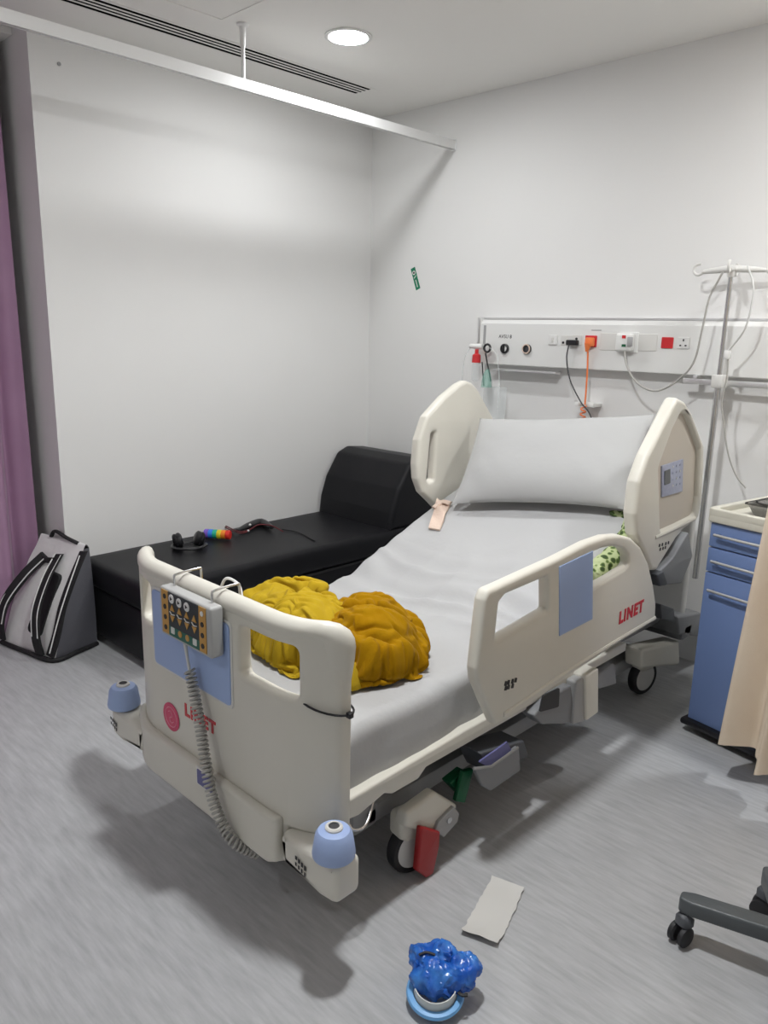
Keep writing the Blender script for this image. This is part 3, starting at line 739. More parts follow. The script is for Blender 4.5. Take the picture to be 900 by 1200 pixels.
# ------------------------------------------------------------------ mattress + sheet
MX0, MX1, MY0, MY1 = XC-.425, XC+.415, 1.10, 3.06
def shx(u, v):   # sheet surface: u across (0 left .. 1 right, with skirts), v along
    y = MY0+(MY1-MY0)*v
    Wd = MX1-MX0; sk_ = .185
    s = -sk_ + u*(Wd+2*sk_)
    rad = .035
    z = zms(y)
    def fold(sv):     # distance past an edge -> (outward, down)
        if sv <= -rad: return (sv, 0)
        if sv < rad*.57:
            a_ = (sv+rad)/(rad*1.57); a_ = a_*math.pi/2
            return (-rad+rad*math.sin(a_), rad*(1-math.cos(a_)))
        return (0, rad + (sv-rad*.57))
    if s < Wd/2:
        ox, dn = fold(-s); x = MX0 - ox
        out = -1
    else:
        ox, dn = fold(s-Wd); x = MX1 + ox
        out = 1
    # skirt billow
    k = min(1, dn/.1)
    x += out*k*(.006+.012*noise.noise(Vector((y*3.1, out*5, 0))) + .006*noise.noise(Vector((y*11, out*3, dn*6))))
    z -= dn*(1+.08*noise.noise(Vector((y*2.2, out, 3))))
    # wrinkles
    q = Vector((x*1.6, y*7.5 + .8*noise.noise(Vector((x*3, y*3, 2))), 0))
    wr = (abs(noise.noise(q*1.2))-.25)
    hinge = math.exp(-((y-1.95)/.28)**2)
    z += (1-k)*(-.040*hinge*wr + .008*noise.noise(Vector((x*4, y*4, 5))) - .020*(abs(noise.noise(Vector((x*5+y*2, y*3-x, 8))))-.2)*(.5+hinge))
    # foot end rolls down
    if v < .06:
        t = 1-v/.06; z -= .045*t*t
    return Vector((x, y + (.0 if v > .06 else 0), z))
a = B().grid(shx, 96, 190)
# close the ends
def endcap(vv, dy):
    return lambda u, t: (lambda p: Vector((p.x, p.y + dy*min(1, t*3), p.z - t*max(0, p.z-(zms(MY0 if vv == 0 else MY1)-.19)))))(shx(u, vv))
a.grid(endcap(0, -.006), 96, 6); a.grid(endcap(1, .006), 96, 6)
bmesh.ops.remove_doubles(a.bm, verts=a.bm.verts, dist=1e-4)
sh = a.obj('bed_sheet', 'sheet', sharp=80)
tag(sh, 'white fitted sheet with soft wrinkles stretched over the bed mattress', 'bed sheet')
a = B().grid(lambda u, v: Vector((MX0+.02+(MX1-MX0-.04)*u, MY0+.015+(MY1-MY0-.03)*v, zms(MY0+(MY1-MY0)*v)-.06)), 6, 40)
a.grid(lambda u, v: Vector((MX0+.02+(MX1-MX0-.04)*u, MY0+.015+(MY1-MY0-.03)*v, zms(MY0+(MY1-MY0)*v)-.168)), 6, 40)
for uu in (0, 1): a.grid(lambda u, v: Vector((MX0+.02+(MX1-MX0-.04)*uu, MY0+.015+(MY1-MY0-.03)*v, zms(MY0+(MY1-MY0)*v)-.06-.108*u)), 1, 40)
for vv in (0, 1): a.grid(lambda u, v: Vector((MX0+.02+(MX1-MX0-.04)*u, MY0+.015+(MY1-MY0-.03)*vv, zms(MY0+(MY1-MY0)*vv)-.06-.108*v)), 6, 1)
bmesh.ops.remove_doubles(a.bm, verts=a.bm.verts, dist=1e-4)
tag(a.obj('mattress', 'off_white'), 'hospital bed mattress lying under the white fitted sheet', 'mattress')

# ------------------------------------------------------------------ pillow
BLc, BRc = on_sheet(536, 590, .03), on_sheet(742, 598, .03)
pu = (BRc-BLc).normalized(); PW = (BRc-BLc).length/2+.012
nsl = V(0, -.37, .93)                              # backrest normal
back = pu.cross(V(0, 0, 1)).normalized()*-1        # horizontal, towards the head of the bed
tilt = R(46)
pv = (back*math.cos(tilt) + V(0, 0, math.sin(tilt))); pv = (pv - pu*pv.dot(pu)).normalized(); pn_ = pu.cross(pv).normalized()
PH, PT = .225, .082
pc = (BLc+BRc)/2 + pv*PH*.93 + pn_*.02
def pil(sgn):
    def f(u, v):
        a_, b_ = 2*u-1, 2*v-1
        ex = 1-.05*(1-b_*b_)*0 - .035*(1-abs(b_)**2); ey = 1-.10*(1-abs(a_)**2)
        x = a_*PW*ex; y = b_*PH*ey
        t = PT*((1-abs(a_)**2.6)**.55)*((1-abs(b_)**2.4)**.6)
        t *= (1.0+.12*noise.noise(Vector((x*5, y*5, 3+sgn))))
        wr = .007*noise.noise(Vector((x*3-y*9, x*14+y*10, 1)))*(abs(a_)**2)
        if sgn > 0: t += wr*(1-abs(a_)**6)*(1-abs(b_)**6)
        else: t *= .75
        return pc + pu*x + pv*y + pn_*(sgn*t) 
    return f
a = B().grid(pil(1), 64, 44).grid(pil(-1), 64, 44)
bmesh.ops.remove_doubles(a.bm, verts=a.bm.verts, dist=2e-4)
tag(a.obj('pillow', 'pillow', sharp=80), 'plump white pillow propped on the raised backrest', 'pillow')

# ------------------------------------------------------------------ yellow blanket
z28 = lambda x, y: (280+x/3, 560+y/3)
def bl(x, y, z): p_ = onz(*z28(x, y), z); return p_
def folds(L):
    bb = B()
    for f in L:
        bb.tube([bl(*q[:3]) for q in f], [q[3] for q in f], n=16, smooth=8)
        for q in (f[0], f[-1]): bb.ball(bl(*q[:3]), q[3]*.98, sub=2)
    return bb
ybk = thing('fleece_blanket', 'crumpled mustard yellow fleece blanket heaped at the foot of the bed', 'blanket', bl(320, 600, .56))
light = folds([
    [(52, 478, .63, .034), (62, 425, .67, .036), (105, 385, .71, .036), (170, 362, .73, .034), (240, 358, .735, .033), (320, 382, .715, .032), (398, 420, .695, .028)],
    [(85, 500, .62, .030), (82, 450, .67, .030), (115, 412, .70, .028), (165, 396, .715, .024)],
    [(128, 515, .64, .034), (122, 460, .685, .032), (150, 418, .71, .026)],
    [(188, 530, .66, .040), (182, 470, .70, .036), (196, 418, .725, .028)],
    [(250, 540, .665, .038), (248, 470, .705, .036), (232, 418, .725, .028)],
    [(302, 500, .68, .032), (298, 455, .70, .030), (272, 420, .715, .026), (240, 405, .72, .022)],
    [(338, 490, .675, .026), (334, 445, .695, .026), (305, 408, .71, .022)],
    [(300, 520, .64, .044), (335, 585, .625, .046), (358, 650, .605, .042), (375, 705, .58, .024)],
    [(325, 560, .61, .04), (335, 640, .60, .038), (340, 715, .575, .02)],
    [(395, 640, .60, .03), (400, 700, .58, .022), (400, 725, .568, .012)],
    [(120, 560, .60, .045), (190, 560, .62, .05), (270, 560, .63, .055)],
    [(55, 490, .60, .030), (110, 540, .59, .030), (180, 590, .58, .028)],
    [(160, 620, .57, .020), (178, 655, .565, .018), (195, 695, .558, .012)],
    [(195, 620, .57, .020), (205, 660, .562, .014)],
    [(15, 555, .575, .010), (80, 583, .572, .012), (135, 606, .572, .010)],
])
me = remeshed(light, .013, 3)
def ruffle(me, amp, sc, seed):
    for v in me.vertices:
        c_ = v.co*sc + Vector((seed, 0, 0)); wv = Vector((noise.noise(c_*.6), noise.noise(c_*.6+Vector((5, 1, 2))), noise.noise(c_*.6+Vector((1, 7, 3)))))
        f_ = abs(noise.noise(c_+wv*1.2))
        v.co += v.normal*(-amp*(1-min(1, f_*4))**2 + amp*.5*noise.noise(c_*2.3))
heap_l = me
dark = folds([
    [(375, 460, .67, .045), (430, 440, .70, .048), (500, 448, .695, .048), (555, 485, .66, .042)],
    [(370, 515, .66, .045), (440, 500, .695, .055), (520, 515, .68, .052), (575, 545, .64, .036)],
    [(400, 560, .64, .045), (470, 555, .665, .048), (540, 570, .645, .042)],
    [(352, 535, .66, .024), (395, 560, .67, .024), (450, 585, .665, .024), (510, 610, .64, .022)],
    [(470, 622, .62, .032), (530, 612, .63, .034), (580, 580, .63, .030), (600, 545, .635, .024)],
    [(545, 452, .665, .024), (590, 495, .645, .024), (612, 540, .62, .024), (622, 580, .60, .020)],
    [(520, 645, .59, .028), (570, 632, .60, .030), (612, 600, .60, .026)],
    [(560, 655, .575, .016), (600, 640, .585, .018), (622, 610, .59, .018)],
    [(606, 630, .58, .020), (622, 665, .572, .014), (622, 702, .562, .006)],
    [(365, 610, .62, .024), (420, 610, .63, .026), (475, 606, .64, .02)],
    [(400, 645, .60, .026), (450, 650, .60, .026), (505, 640, .60, .024)],
    [(400, 690, .58, .022), (460, 685, .58, .022), (515, 672, .58, .020)],
    [(415, 722, .565, .010), (450, 708, .566, .012), (500, 695, .566, .012), (540, 690, .565, .010)],
    [(440, 560, .60, .06), (520, 590, .59, .05)],
])
me = remeshed(dark, .010, 4)
heap_d = me
def lay_cloth(form, floor_z, slack, seed, grow=.022, frames=30):
    """lay a slack fleece over the heap form and let it settle into folds; returns the settled mesh"""
    from mathutils.bvhtree import BVHTree
    for v in form.vertices: v.co.z = floor_z + (v.co.z-floor_z)*.92
    bv = BVHTree.FromPolygons([v.co.copy() for v in form.vertices], [tuple(p_.vertices) for p_ in form.polygons])
    cx_ = sum(v.co.x for v in form.vertices)/len(form.vertices); cy_ = sum(v.co.y for v in form.vertices)/len(form.vertices)
    NA, NG = 96, 40
    rad = [0]*NA
    for v in form.vertices:
        a_ = math.atan2(v.co.y-cy_, v.co.x-cx_) % (2*math.pi); k = int(a_/(2*math.pi)*NA) % NA
        rad[k] = max(rad[k], math.hypot(v.co.x-cx_, v.co.y-cy_))
    for _ in range(3): rad = [max(rad[k]*.6, (rad[k-1]+rad[k]*2+rad[(k+1) % NA])/4) for k in range(NA)]
    vs = []
    for i_ in range(NG+1):
        for k in range(NG+1):
            u, v = 2*i_/NG-1, 2*k/NG-1
            x, y = u*math.sqrt(1-v*v/2), v*math.sqrt(1-u*u/2)
            a_ = (math.atan2(y, x) % (2*math.pi))/(2*math.pi)*NA - .5; f_ = a_-math.floor(a_)
            r_ = rad[int(math.floor(a_)) % NA]*(1-f_)+rad[(int(math.floor(a_))+1) % NA]*f_
            r_ += grow+.016*noise.noise(Vector((x*3, y*3, seed)))
            p_ = Vector((cx_+x*r_, cy_+y*r_, 0))
            h = bv.ray_cast(Vector((p_.x, p_.y, 2)), Vector((0, 0, -1)))
            p_.z = max(h[0].z if h[0] else floor_z, floor_z) + .014
            vs.append(p_)
    # slight random crumple so that the slack buckles everywhere
    for q_, v in enumerate(vs): v.z += .012*(1+noise.noise(v*19+Vector((seed, 0, 0)))) + .010*(1+noise.noise(v*41))
    fs = [(i_*(NG+1)+k, (i_+1)*(NG+1)+k, (i_+1)*(NG+1)+k+1, i_*(NG+1)+k+1) for i_ in range(NG) for k in range(NG)]
    me_ = bpy.data.meshes.new('fleece'); me_.from_pydata([tuple(v) for v in vs], [], fs)
    o_ = bpy.data.objects.new('fleece', me_); COL.objects.link(o_)
    o_.shape_key_add(name='Basis'); kb = o_.shape_key_add(name='rest')
    for q_, v in enumerate(vs):
        c_ = v-Vector((cx_, cy_, floor_z)); kb.data[q_].co = Vector((cx_, cy_, floor_z)) + c_*slack
    fo = bpy.data.objects.new('form', form); COL.objects.link(fo); fo.modifiers.new('c', 'COLLISION'); fo.collision.thickness_outer = .008; fo.collision.cloth_friction = 12
    pm = bpy.data.meshes.new('fl'); pm.from_pydata([(cx_-1, cy_-1, floor_z), (cx_+1, cy_-1, floor_z), (cx_+1, cy_+1, floor_z), (cx_-1, cy_+1, floor_z)], [], [(0, 1, 2, 3)])
    po = bpy.data.objects.new('fl', pm); COL.objects.link(po); po.modifiers.new('c', 'COLLISION'); po.collision.thickness_outer = .003; po.collision.cloth_friction = 20
    md = o_.modifiers.new('cloth', 'CLOTH'); st_ = md.settings
    st_.quality = 3; st_.mass = .6; st_.tension_stiffness = 12; st_.compression_stiffness = 12; st_.shear_stiffness = 4; st_.bending_stiffness = .35; st_.air_damping = 1; st_.effector_weights.gravity = 4
    st_.rest_shape_key = o_.data.shape_keys.key_blocks['rest']
    md.collision_settings.distance_min = .004; md.collision_settings.collision_quality = 2; md.collision_settings.use_self_collision = True; md.collision_settings.self_distance_min = .010; md.collision_settings.self_friction = 10
    md.point_cache.frame_start = 1; md.point_cache.frame_end = 40
    for f_ in range(1, frames): SC.frame_set(f_)
    so_ = o_.modifiers.new('thick', 'SOLIDIFY'); so_.thickness = .008; so_.thickness_clamp = .6; so_.offset = 0
    sb_ = o_.modifiers.new('sub', 'SUBSURF'); sb_.levels = 2; sb_.render_levels = 2
    dg = bpy.context.evaluated_depsgraph_get(); out = bpy.data.meshes.new_from_object(o_.evaluated_get(dg))
    for q_ in (o_, fo, po): bpy.data.objects.remove(q_)
    SC.frame_set(1)
    bb = B(); bb.bm.from_mesh(out)
    return bb.xf(lambda c_: Vector((c_.x, c_.y, max(floor_z+.001+.05*max(0, c_.z-floor_z), c_.z-.014))))
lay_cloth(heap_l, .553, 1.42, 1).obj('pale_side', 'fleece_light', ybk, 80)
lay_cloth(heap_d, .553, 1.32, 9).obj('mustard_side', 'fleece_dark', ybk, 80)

# ------------------------------------------------------------------ small cloth near the far rail
p = [on_sheet(x, y, .004) for x, y in ((502, 620), (515, 622), (527, 592), (512, 588))]
def cl(u, v):
    q = p[0].lerp(p[1], u).lerp(p[3].lerp(p[2], u), v)
    return q + V(0, 0, .006+.008*(1+math.sin(v*9+u*4))*v)
a = B().grid(cl, 14, 22).thick(.008)
bs = thing('elastic_bandage', 'small folded beige elastic bandage on the sheet by the far head rail', 'bandage', p[0])
a.obj('strip', 'bandage', bs, sharp=70)
B().tube([on_sheet(508, 595, .02), on_sheet(518, 588, .024), on_sheet(528, 590, .02)], .013, smooth=6, flat=.5).obj('folded_end', 'bandage', bs)

# green leafy fabric tucked beside the pillow
gb = B()
for q in ([(700, 676, 2.20, .06), (715, 668, 2.3, .07), (732, 658, 2.4, .06)],):
    pass
def gx(x, y, X=-1.225): return onx(x, y-6, X)
gb.tube([gx(692, 684, -1.225), gx(706, 672, -1.225), gx(720, 660, -1.225), gx(732, 648, -1.225)], [.035, .045, .045, .04], n=14, smooth=6)
gb.tube([gx(712, 682, -1.225), gx(722, 672, -1.23), gx(734, 664, -1.23)], [.04, .045, .04], n=14, smooth=6)
gb.tube([gx(730, 648, -1.225), gx(738, 626, -1.23), gx(746, 602, -1.235)], [.04, .036, .028], n=14, smooth=6)
gb.tube([gx(714, 607, -1.34), gx(728, 611, -1.31), gx(742, 612, -1.25)], [.012, .02, .02], n=12, smooth=6)
me = remeshed(gb, .007, 4); ruffle(me, .010, 12, 21)
o = mk('leafy_bag', me, 'leafy', None, 60)
tag(o, 'green leaf-print fabric bag tucked between mattress and near side rail', 'fabric bag')

# ------------------------------------------------------------------ control pendant on the footboard
YP = .985
c4 = [ony(*q, YP) for q in ((189.8, 689.5), (241.7, 714.5), (241.7, 766.6), (191, 738.5))]
px0, px1 = (c4[0].x+c4[3].x)/2, (c4[1].x+c4[2].x)/2
pz1, pz0 = (c4[0].z+c4[1].z)/2, (c4[2].z+c4[3].z)/2
cpn = thing('control_pendant', 'grey bed control pendant with amber and black keypad hooked over the footboard', 'control panel', (px0, YP, pz0))
B().plate(rp(rect(px0-.015, px1+.020, pz0-.010, pz1+.006), .010), .038, (0, YP+.020, 0), 'y', .007, seg=3).obj('casing', 'casing_grey', cpn)
wA = (px1-px0)*.155
key = B().plate(rect(px0+wA, px1-wA*.95, pz0, pz1), .002, (0, YP-.0002, 0), 'y').obj('keypad', 'keypad_dark', cpn)
B().plate(rect(px0, px0+wA, pz0, pz1), .002, (0, YP-.0002, 0), 'y').obj('amber_strip', 'keypad_amber', cpn)
B().plate(rect(px1-wA*.95, px1, pz0, pz1), .002, (0, YP-.0002, 0), 'y').obj('amber_strip', 'keypad_amber', cpn)
kw = (px1-px0-1.95*wA); kx = px0+wA; kh = pz1-pz0
B().plate(rect(kx, kx+kw, pz0, pz0+kh*.22), .002, (0, YP-.0006, 0), 'y').obj('green_strip', 'keypad_green', cpn)
def kp(u, v): return (kx+kw*u, pz0+kh*v)
def button(u, v, shape, mt, r=.009):
    x, z = kp(u, v)
    if shape == 'o': pl = circ(x, z, r, 16)
    elif shape == 'u': pl = [(x-r, z-r*.7), (x+r, z-r*.7), (x, z+r*.9)]
    elif shape == 'd': pl = [(x-r, z+r*.7), (x+r, z+r*.7), (x, z-r*.9)]
    else: pl = rp(rect(x-r, x+r, z-r, z+r), .003)
    return B().plate(pl, .003, (0, YP-.0016, 0), 'y', .0006).obj('button', mt, cpn)
for i in range(3):
    bt = button(.13+i*.25, .87-i*.01, 'o', 'white_plastic', .0125); x, z = kp(.13+i*.25, .87-i*.01)
    B().plate([(x-.004, z-.005), (x+.006, z), (x-.004, z+.005)], .002, (0, YP-.0034, 0), 'y').obj('button_mark', 'ink', bt)
for i in range(4):
    button(.14+i*.24, .66, 'u', 'keypad_amber', .011); button(.14+i*.24, .42, 'd', 'keypad_amber', .011)
    x, z = kp(.14+i*.24, .54); B().tube([(x-.012, YP-.002, z+.003), (x-.003, YP-.002, z-.004), (x+.012, YP-.002, z-.002)], .0016, n=6).obj('printed_icon', 'white_plastic', cpn)
    button(.14+i*.24, .14, 's' if i in (0, 3) else 'o', 'keypad_amber' if i in (1, 2) else 'ring_white', .009)
for v in (.86, .62, .38, .14):
    for xx in (px0+wA*.5, px1-wA*.48):
        z = pz0+kh*v; B().plate(circ(xx, z, .007, 14), .002, (0, YP-.0016, 0), 'y').obj('button', 'white_plastic' if (v > .8 and xx > px0+.1) else 'ink', cpn)
for x in (px0+.02, px1-.012):
    B().tube([(x, YP+.028, pz1-.02), (x, YP+.028, .846), (x, YP+.036, .856), (x, YFB+.032, .858), (x, YFB+.040, .850), (x, YFB+.041, .79)], .0036, n=8, smooth=3).obj('wire_hook', 'steel', cpn)
B().tube([(px0+.09, YFB+.05, .80), (px0+.11, YFB+.06, .845), (px0+.17, YFB+.06, .84), (px0+.20, YFB+.05, .79)], .004, n=8, smooth=6).obj('wire_loop', 'white_plastic', cpn)
# coiled cable
PA = [ony(*q, YP+.01) for q in ((217, 754), (219, 768), (222, 785))]
B().tube(PA, [.006, .004, .004], smooth=6).obj('cable_lead', 'cable_white', cpn)
PB = [ony(*q, yy) for q, yy in (((222, 785), 1.005), ((228, 815), 1.0), ((236, 860), .995), ((242, 900), .985), ((249, 935), .98), ((260, 965), .985), ((276, 988), .995), ((303, 1001), 1.05))]
PP = crom(PB, 24); Ls = [0]
for i in range(1, len(PP)): Ls.append(Ls[-1]+(PP[i]-PP[i-1]).length)
NT = 46; pts = []; per = 12
for k in range(NT*per+1):
    d_ = Ls[-1]*k/(NT*per); i = 1
    while i < len(Ls)-1 and Ls[i] < d_: i += 1
    q = PP[i-1].lerp(PP[i], (d_-Ls[i-1])/max(Ls[i]-Ls[i-1], 1e-9)); tg = (PP[i]-PP[i-1]).normalized()
    n_ = V(0, 1, 0) - tg*tg.y; n_.normalize(); b_ = tg.cross(n_); an = 2*math.pi*k/per
    pts.append(q + (n_*math.cos(an)+b_*math.sin(an))*.0125)
B().tube(pts, .0036, n=6).obj('coiled_cable', 'cable_grey', cpn)

# black cable tie on the footboard post
ti = thing('cable_tie', 'thin black cable tie around the footboard post', 'cable tie', (XC+HW-.03, YFB+.05, .64))
tp = []
for k in range(25):
    an = 2*math.pi*k/24; tp.append(V(XC+HW-.045+.058*math.cos(an), YFB+.05+.040*math.sin(an)+.022*math.cos(an), .640-.012*math.cos(an)))
B().tube(tp, .003, n=6).obj('band', 'black_plastic', ti)
B().box(XC+HW+.008, XC+HW+.022, YFB+.06, YFB+.074, .622, .636, .002).obj('tie_head', 'black_plastic', ti)

# ------------------------------------------------------------------ medical trunking on the head wall
YT = 3.415
tz0, tz1 = 1.338, 1.572; tx0, tx1 = -2.625, -.55
tk = thing('medical_trunking', 'long white medical services trunking with sockets on the head wall', 'wall panel', (tx0, YB, tz0))
B().plate(rp([(YT, tz0+.004), (YT+.004, tz0), (YB, tz0), (YB, tz1), (YT+.02, tz1), (YT, tz1-.02)], [.004, .004, 0, 0, .008, .008]), tx1-tx0, ((tx0+tx1)/2, 0, 0), 'x').obj('body', 'white_plastic', tk)
B().box(tx0-.02, tx1, YB-.018, YB-.001, tz1+.002, tz1+.012).obj('top_strip', 'alu', tk)
B().box(tx0-.012, tx0, YT+.004, YB, tz0, tz1, .003).obj('end_cap', 'off_white', tk)
B().box(tx0-.034, tx0-.020, YT+.01, YT+.03, tz0+.07, tz1+.01, .002).obj('end_rail', 'alu', tk)
for xx in (-2.60,): B().box(tx0+.02, tx0+.034, YT-.003, YT+.002, tz0+.08, tz1-.03).obj('channel_strip', 'mid_grey', tk)
def tp_(x, y, o=0): return ony(x, y, YT-o)
p = tp_(592, 394.5, .0006); B().text('AVSU 8', .026, p, txa, d=.0004).obj('lettering', 'ink', tk)
p = tp_(699, 387, .0006); a = B()
for i in range(6): a.box(p.x-.026+i*.009, p.x-.019+i*.009, p.y-.0006, p.y, p.z-.002, p.z+.002)
a.obj('small_print', 'mid_grey', tk)
for (x, y, ring) in ((592, 408.5, 'black_plastic'), (618, 409, 'black_plastic')):
    p = tp_(x, y)
    g = B().lathe([(.016, 0), (.025, 0), (.025, .012), (.020, .016), (.015, .010)], p, (0, -1, 0)).obj('gas_outlet', ring, tk)
    B().lathe([(0, .004), (.016, .004), (.016, .006), (0, .006)], p, (0, -1, 0)).obj('outlet_core', 'dark_hole' if x > 600 else 'white_plastic', g)
    if x > 600: B().torus(p+V(0, -.013, 0), (0, 1, 0), .0215, .0035).obj('outlet_ring', 'bandage', g)
    else: B().box(p.x-.012, p.x+.0, p.y-.016, p.y-.004, p.z-.022, p.z+.022, .003).obj('outlet_lever', 'black_plastic', g)
def plate_at(x0, y0, x1, y1, mt, name, d=.008, r=.004, bev=.002):
    A, C_ = tp_(x0, y0), tp_(x1, y1)
    return B().plate(rp(rect(A.x, C_.x, C_.z, A.z), r), d, (0, YT-d/2+.001, 0), 'y', bev).obj(name, mt, tk), A, C_
s, A, C_ = plate_at(644, 392.5, 653, 404, 'white_plastic', 'light_switch', .009)
B().box((A.x+C_.x)/2-.006, (A.x+C_.x)/2+.006, YT-.013, YT-.006, C_.z+.012, A.z-.012, .002).obj('rocker', 'off_white', s)
s, A, C_ = plate_at(658, 393, 671, 405, 'off_white', 'data_outlet', .004)
for q in ((660.5, 401.5), (676, 397)):
    p = tp_(*q); B().cyl(p+V(0, -.006, 0), p, .006, n=12).obj('jack', 'ink', s)
plate_at(671, 392.5, 682, 405, 'off_white', 'socket', .004)
plate_at(686.5, 393, 699, 407, 'red', 'socket', .006)
plate_at(704, 390, 724, 411, 'off_white', 'blank_plate', .003)
plate_at(748, 391, 769, 412, 'off_white', 'blank_plate', .003)
s, A, C_ = plate_at(726, 389, 747, 414, 'white_plastic', 'socket', .006)
s, A, C_ = plate_at(776, 395, 788.5, 408.5, 'red', 'socket', .006)
s, A, C_ = plate_at(795, 395, 807.5, 409, 'white_plastic', 'socket', .006)
mx_, mz_ = (A.x+C_.x)/2, (A.z+C_.z)/2
B().box(mx_-.003, mx_+.003, YT-.0065, YT-.004, mz_+.007, mz_+.017).obj('pin_hole', 'ink', s)
for sx in (-1, 1): B().box(mx_+sx*.012-.004, mx_+sx*.012+.004, YT-.0065, YT-.004, mz_-.014, mz_-.008).obj('pin_hole', 'ink', s)
# shelf lips / equipment rail below
a0 = ony(575, 433, YT-.02); a1 = ony(650, 437, YT-.02)
B().box(a0.x, a1.x, YT-.012, YT+.04, a1.z-.008, a1.z+.004, .002).obj('shelf_lip', 'alu', tk)
a0 = ony(802, 443, YT-.02)
er = B().box(a0.x, tx1, YT-.035, YT-.025, 1.302, 1.326, .002).obj('equipment_rail', 'alu', tk)
for xx in (a0.x+.05, -1.05, -.75): B().box(xx-.01, xx+.01, YT-.03, YT+.03, 1.305, 1.340, .002).obj('rail_mount', 'alu', er)

# plugs and cords
def plug_b():
    t = thing('black_plug', 'black mains plug with thin dark cord in the trunking beside the orange plug', 'plug', tp_(672, 403))
    p = tp_(672.5, 401.5, .015); B().box(p.x-.036, p.x+.024, YT-.034, YT-.0045, p.z-.013, p.z+.013, .006).obj('body', 'black_plastic', t)
    B().tube([ony(*q, 3.385) for q in ((667, 403), (664, 420), (668, 445), (680, 470), (691, 485), (698, 508))], .0032, smooth=8).obj('cord', 'cord_dark', t)
plug_b()
t = thing('orange_plug', 'orange mains plug with coiled orange cord hanging behind the pillow', 'plug', tp_(691, 402))
p = tp_(691.5, 401, .015)
B().box(p.x-.022, p.x+.022, YT-.032, YT-.004, p.z-.020, p.z+.022, .007).obj('body', 'orange', t)
B().tube([V(p.x-.004, YT-.025, p.z-.005), V(p.x-.008, YT-.026, p.z-.045)], [.018, .007], n=12).obj('strain_relief', 'orange', t)
Q = [ony(*q, 3.395) for q in ((689, 412), (688, 440), (685.5, 474))]
B().tube(Q, .0042, smooth=6).obj('cord', 'orange', t)
top = Q[-1]; B().tube([top+V(.012*math.cos(k*.55), .012*math.sin(k*.55)-.012, -.006-k*.0023) for k in range(92)], .0038, n=6).obj('coiled_cord', 'orange', t)
cl_ = thing('cord_clip', 'white wall clip holding the coiled orange cord', 'clip', top)
B().box(top.x-.045, top.x+.045, 3.405, YB, top.z-.012, top.z+.006, .004).obj('bracket', 'white_plastic', cl_)
for sx in (-1, 1): B().box(top.x+sx*.04-.012, top.x+sx*.04+.012, 3.385, 3.41, top.z-.012, top.z+.010, .004).obj('arm', 'white_plastic', cl_)

t = thing('power_adaptor', 'white mains adaptor with red and green labels plugged into the trunking', 'adaptor', tp_(736, 402))
A, C_ = tp_(727, 390.5), tp_(744, 412)
B().box(A.x, C_.x, YT-.045, YT-.005, C_.z, A.z, .010, 3).obj('body', 'white_plastic', t)
p = ony(731, 395, YT-.045); B().box(p.x-.008, p.x+.010, YT-.047, YT-.044, p.z-.006, p.z+.008).obj('red_label', 'red', t)
p = ony(731, 405, YT-.045); B().box(p.x-.010, p.x+.010, YT-.047, YT-.044, p.z-.006, p.z+.006).obj('green_label', 'green', t)
p = ony(738, 401, YT-.045); B().box(p.x-.012, p.x+.016, YT-.052, YT-.044, p.z-.020, p.z+.024, .004).obj('switch_cover', 'mid_grey', t)
# white lead: droops from the adaptor and up over the drip-stand hook
B().tube([ony(*q, yy) for q, yy in (((732, 412), 3.37), ((735, 430), 3.35), ((748, 450), 3.33), ((770, 458), 3.32), ((795, 445), 3.31), ((813, 424), 3.30), ((822, 390), 3.29), ((831, 350), 3.29), ((841, 330), 3.30), ((847, 319), 3.31))], .0042, smooth=10).obj('cable', 'cable_grey', t)

# drip stand clamped to the rail
PX, PY = -1.30, 3.345
iv = thing('drip_stand', 'steel drip pole with white four-hook head clamped to the trunking rail', 'drip stand', (PX, PY, .45))
B().cyl((PX, PY, .45), (PX, PY, 1.31), .0125, n=16).obj('lower_pole', 'steel', iv)
B().cyl((PX, PY, 1.30), (PX, PY, 1.755), .0095, n=16).obj('upper_pole', 'steel', iv)
B().box(PX-.024, PX+.024, PY-.022, PY+.045, 1.295, 1.35, .006).obj('clamp', 'off_white', iv)
hd_ = B().lathe([(0, 0), (.014, 0), (.018, .02), (.014, .045), (0, .047)], (PX, PY, 1.745)).obj('hook_head', 'off_white', iv)
for an, L_ in ((180, .115), (12, .13), (-75, .075), (100, .07)):
    dv = V(math.cos(R(an)), math.sin(R(an)), 0); zc = 1.778
    s_ = [V(PX, PY, zc)+dv*.01, V(PX, PY, zc-.004)+dv*L_*.6, V(PX, PY, zc-.008)+dv*L_]
    B().tube(s_, [.015, .012, .009], n=10).obj('arm', 'off_white', hd_)
    hk = [V(PX, PY, zc)+dv*(L_+.022+.022*math.cos(R(q))) + V(0, 0, .002+.022*math.sin(R(q))) for q in range(190, 480, 20)]
    B().tube(hk, .006, n=8).obj('hook', 'off_white', hd_)
B().tube([ony(*q, yy) for q, yy in (((876, 312), 3.30), ((882, 330), 3.29), ((882, 350), 3.28), ((873, 385), 3.28), ((853, 412), 3.29))], .004, smooth=8).obj('lead', 'cable_white', iv)
p = ony(852.5, 416, 3.29); B().box(p.x-.012, p.x+.012, p.y-.01, p.y+.01, p.z-.018, p.z+.018, .004).obj('lead_clip', 'white_plastic', iv)
B().tube([ony(*q, 3.29) for q in ((853, 418), (852, 440), (846, 470), (848, 495), (853, 530), (862, 556), (874, 572))], .0035, smooth=8).obj('lead', 'cable_grey', iv)

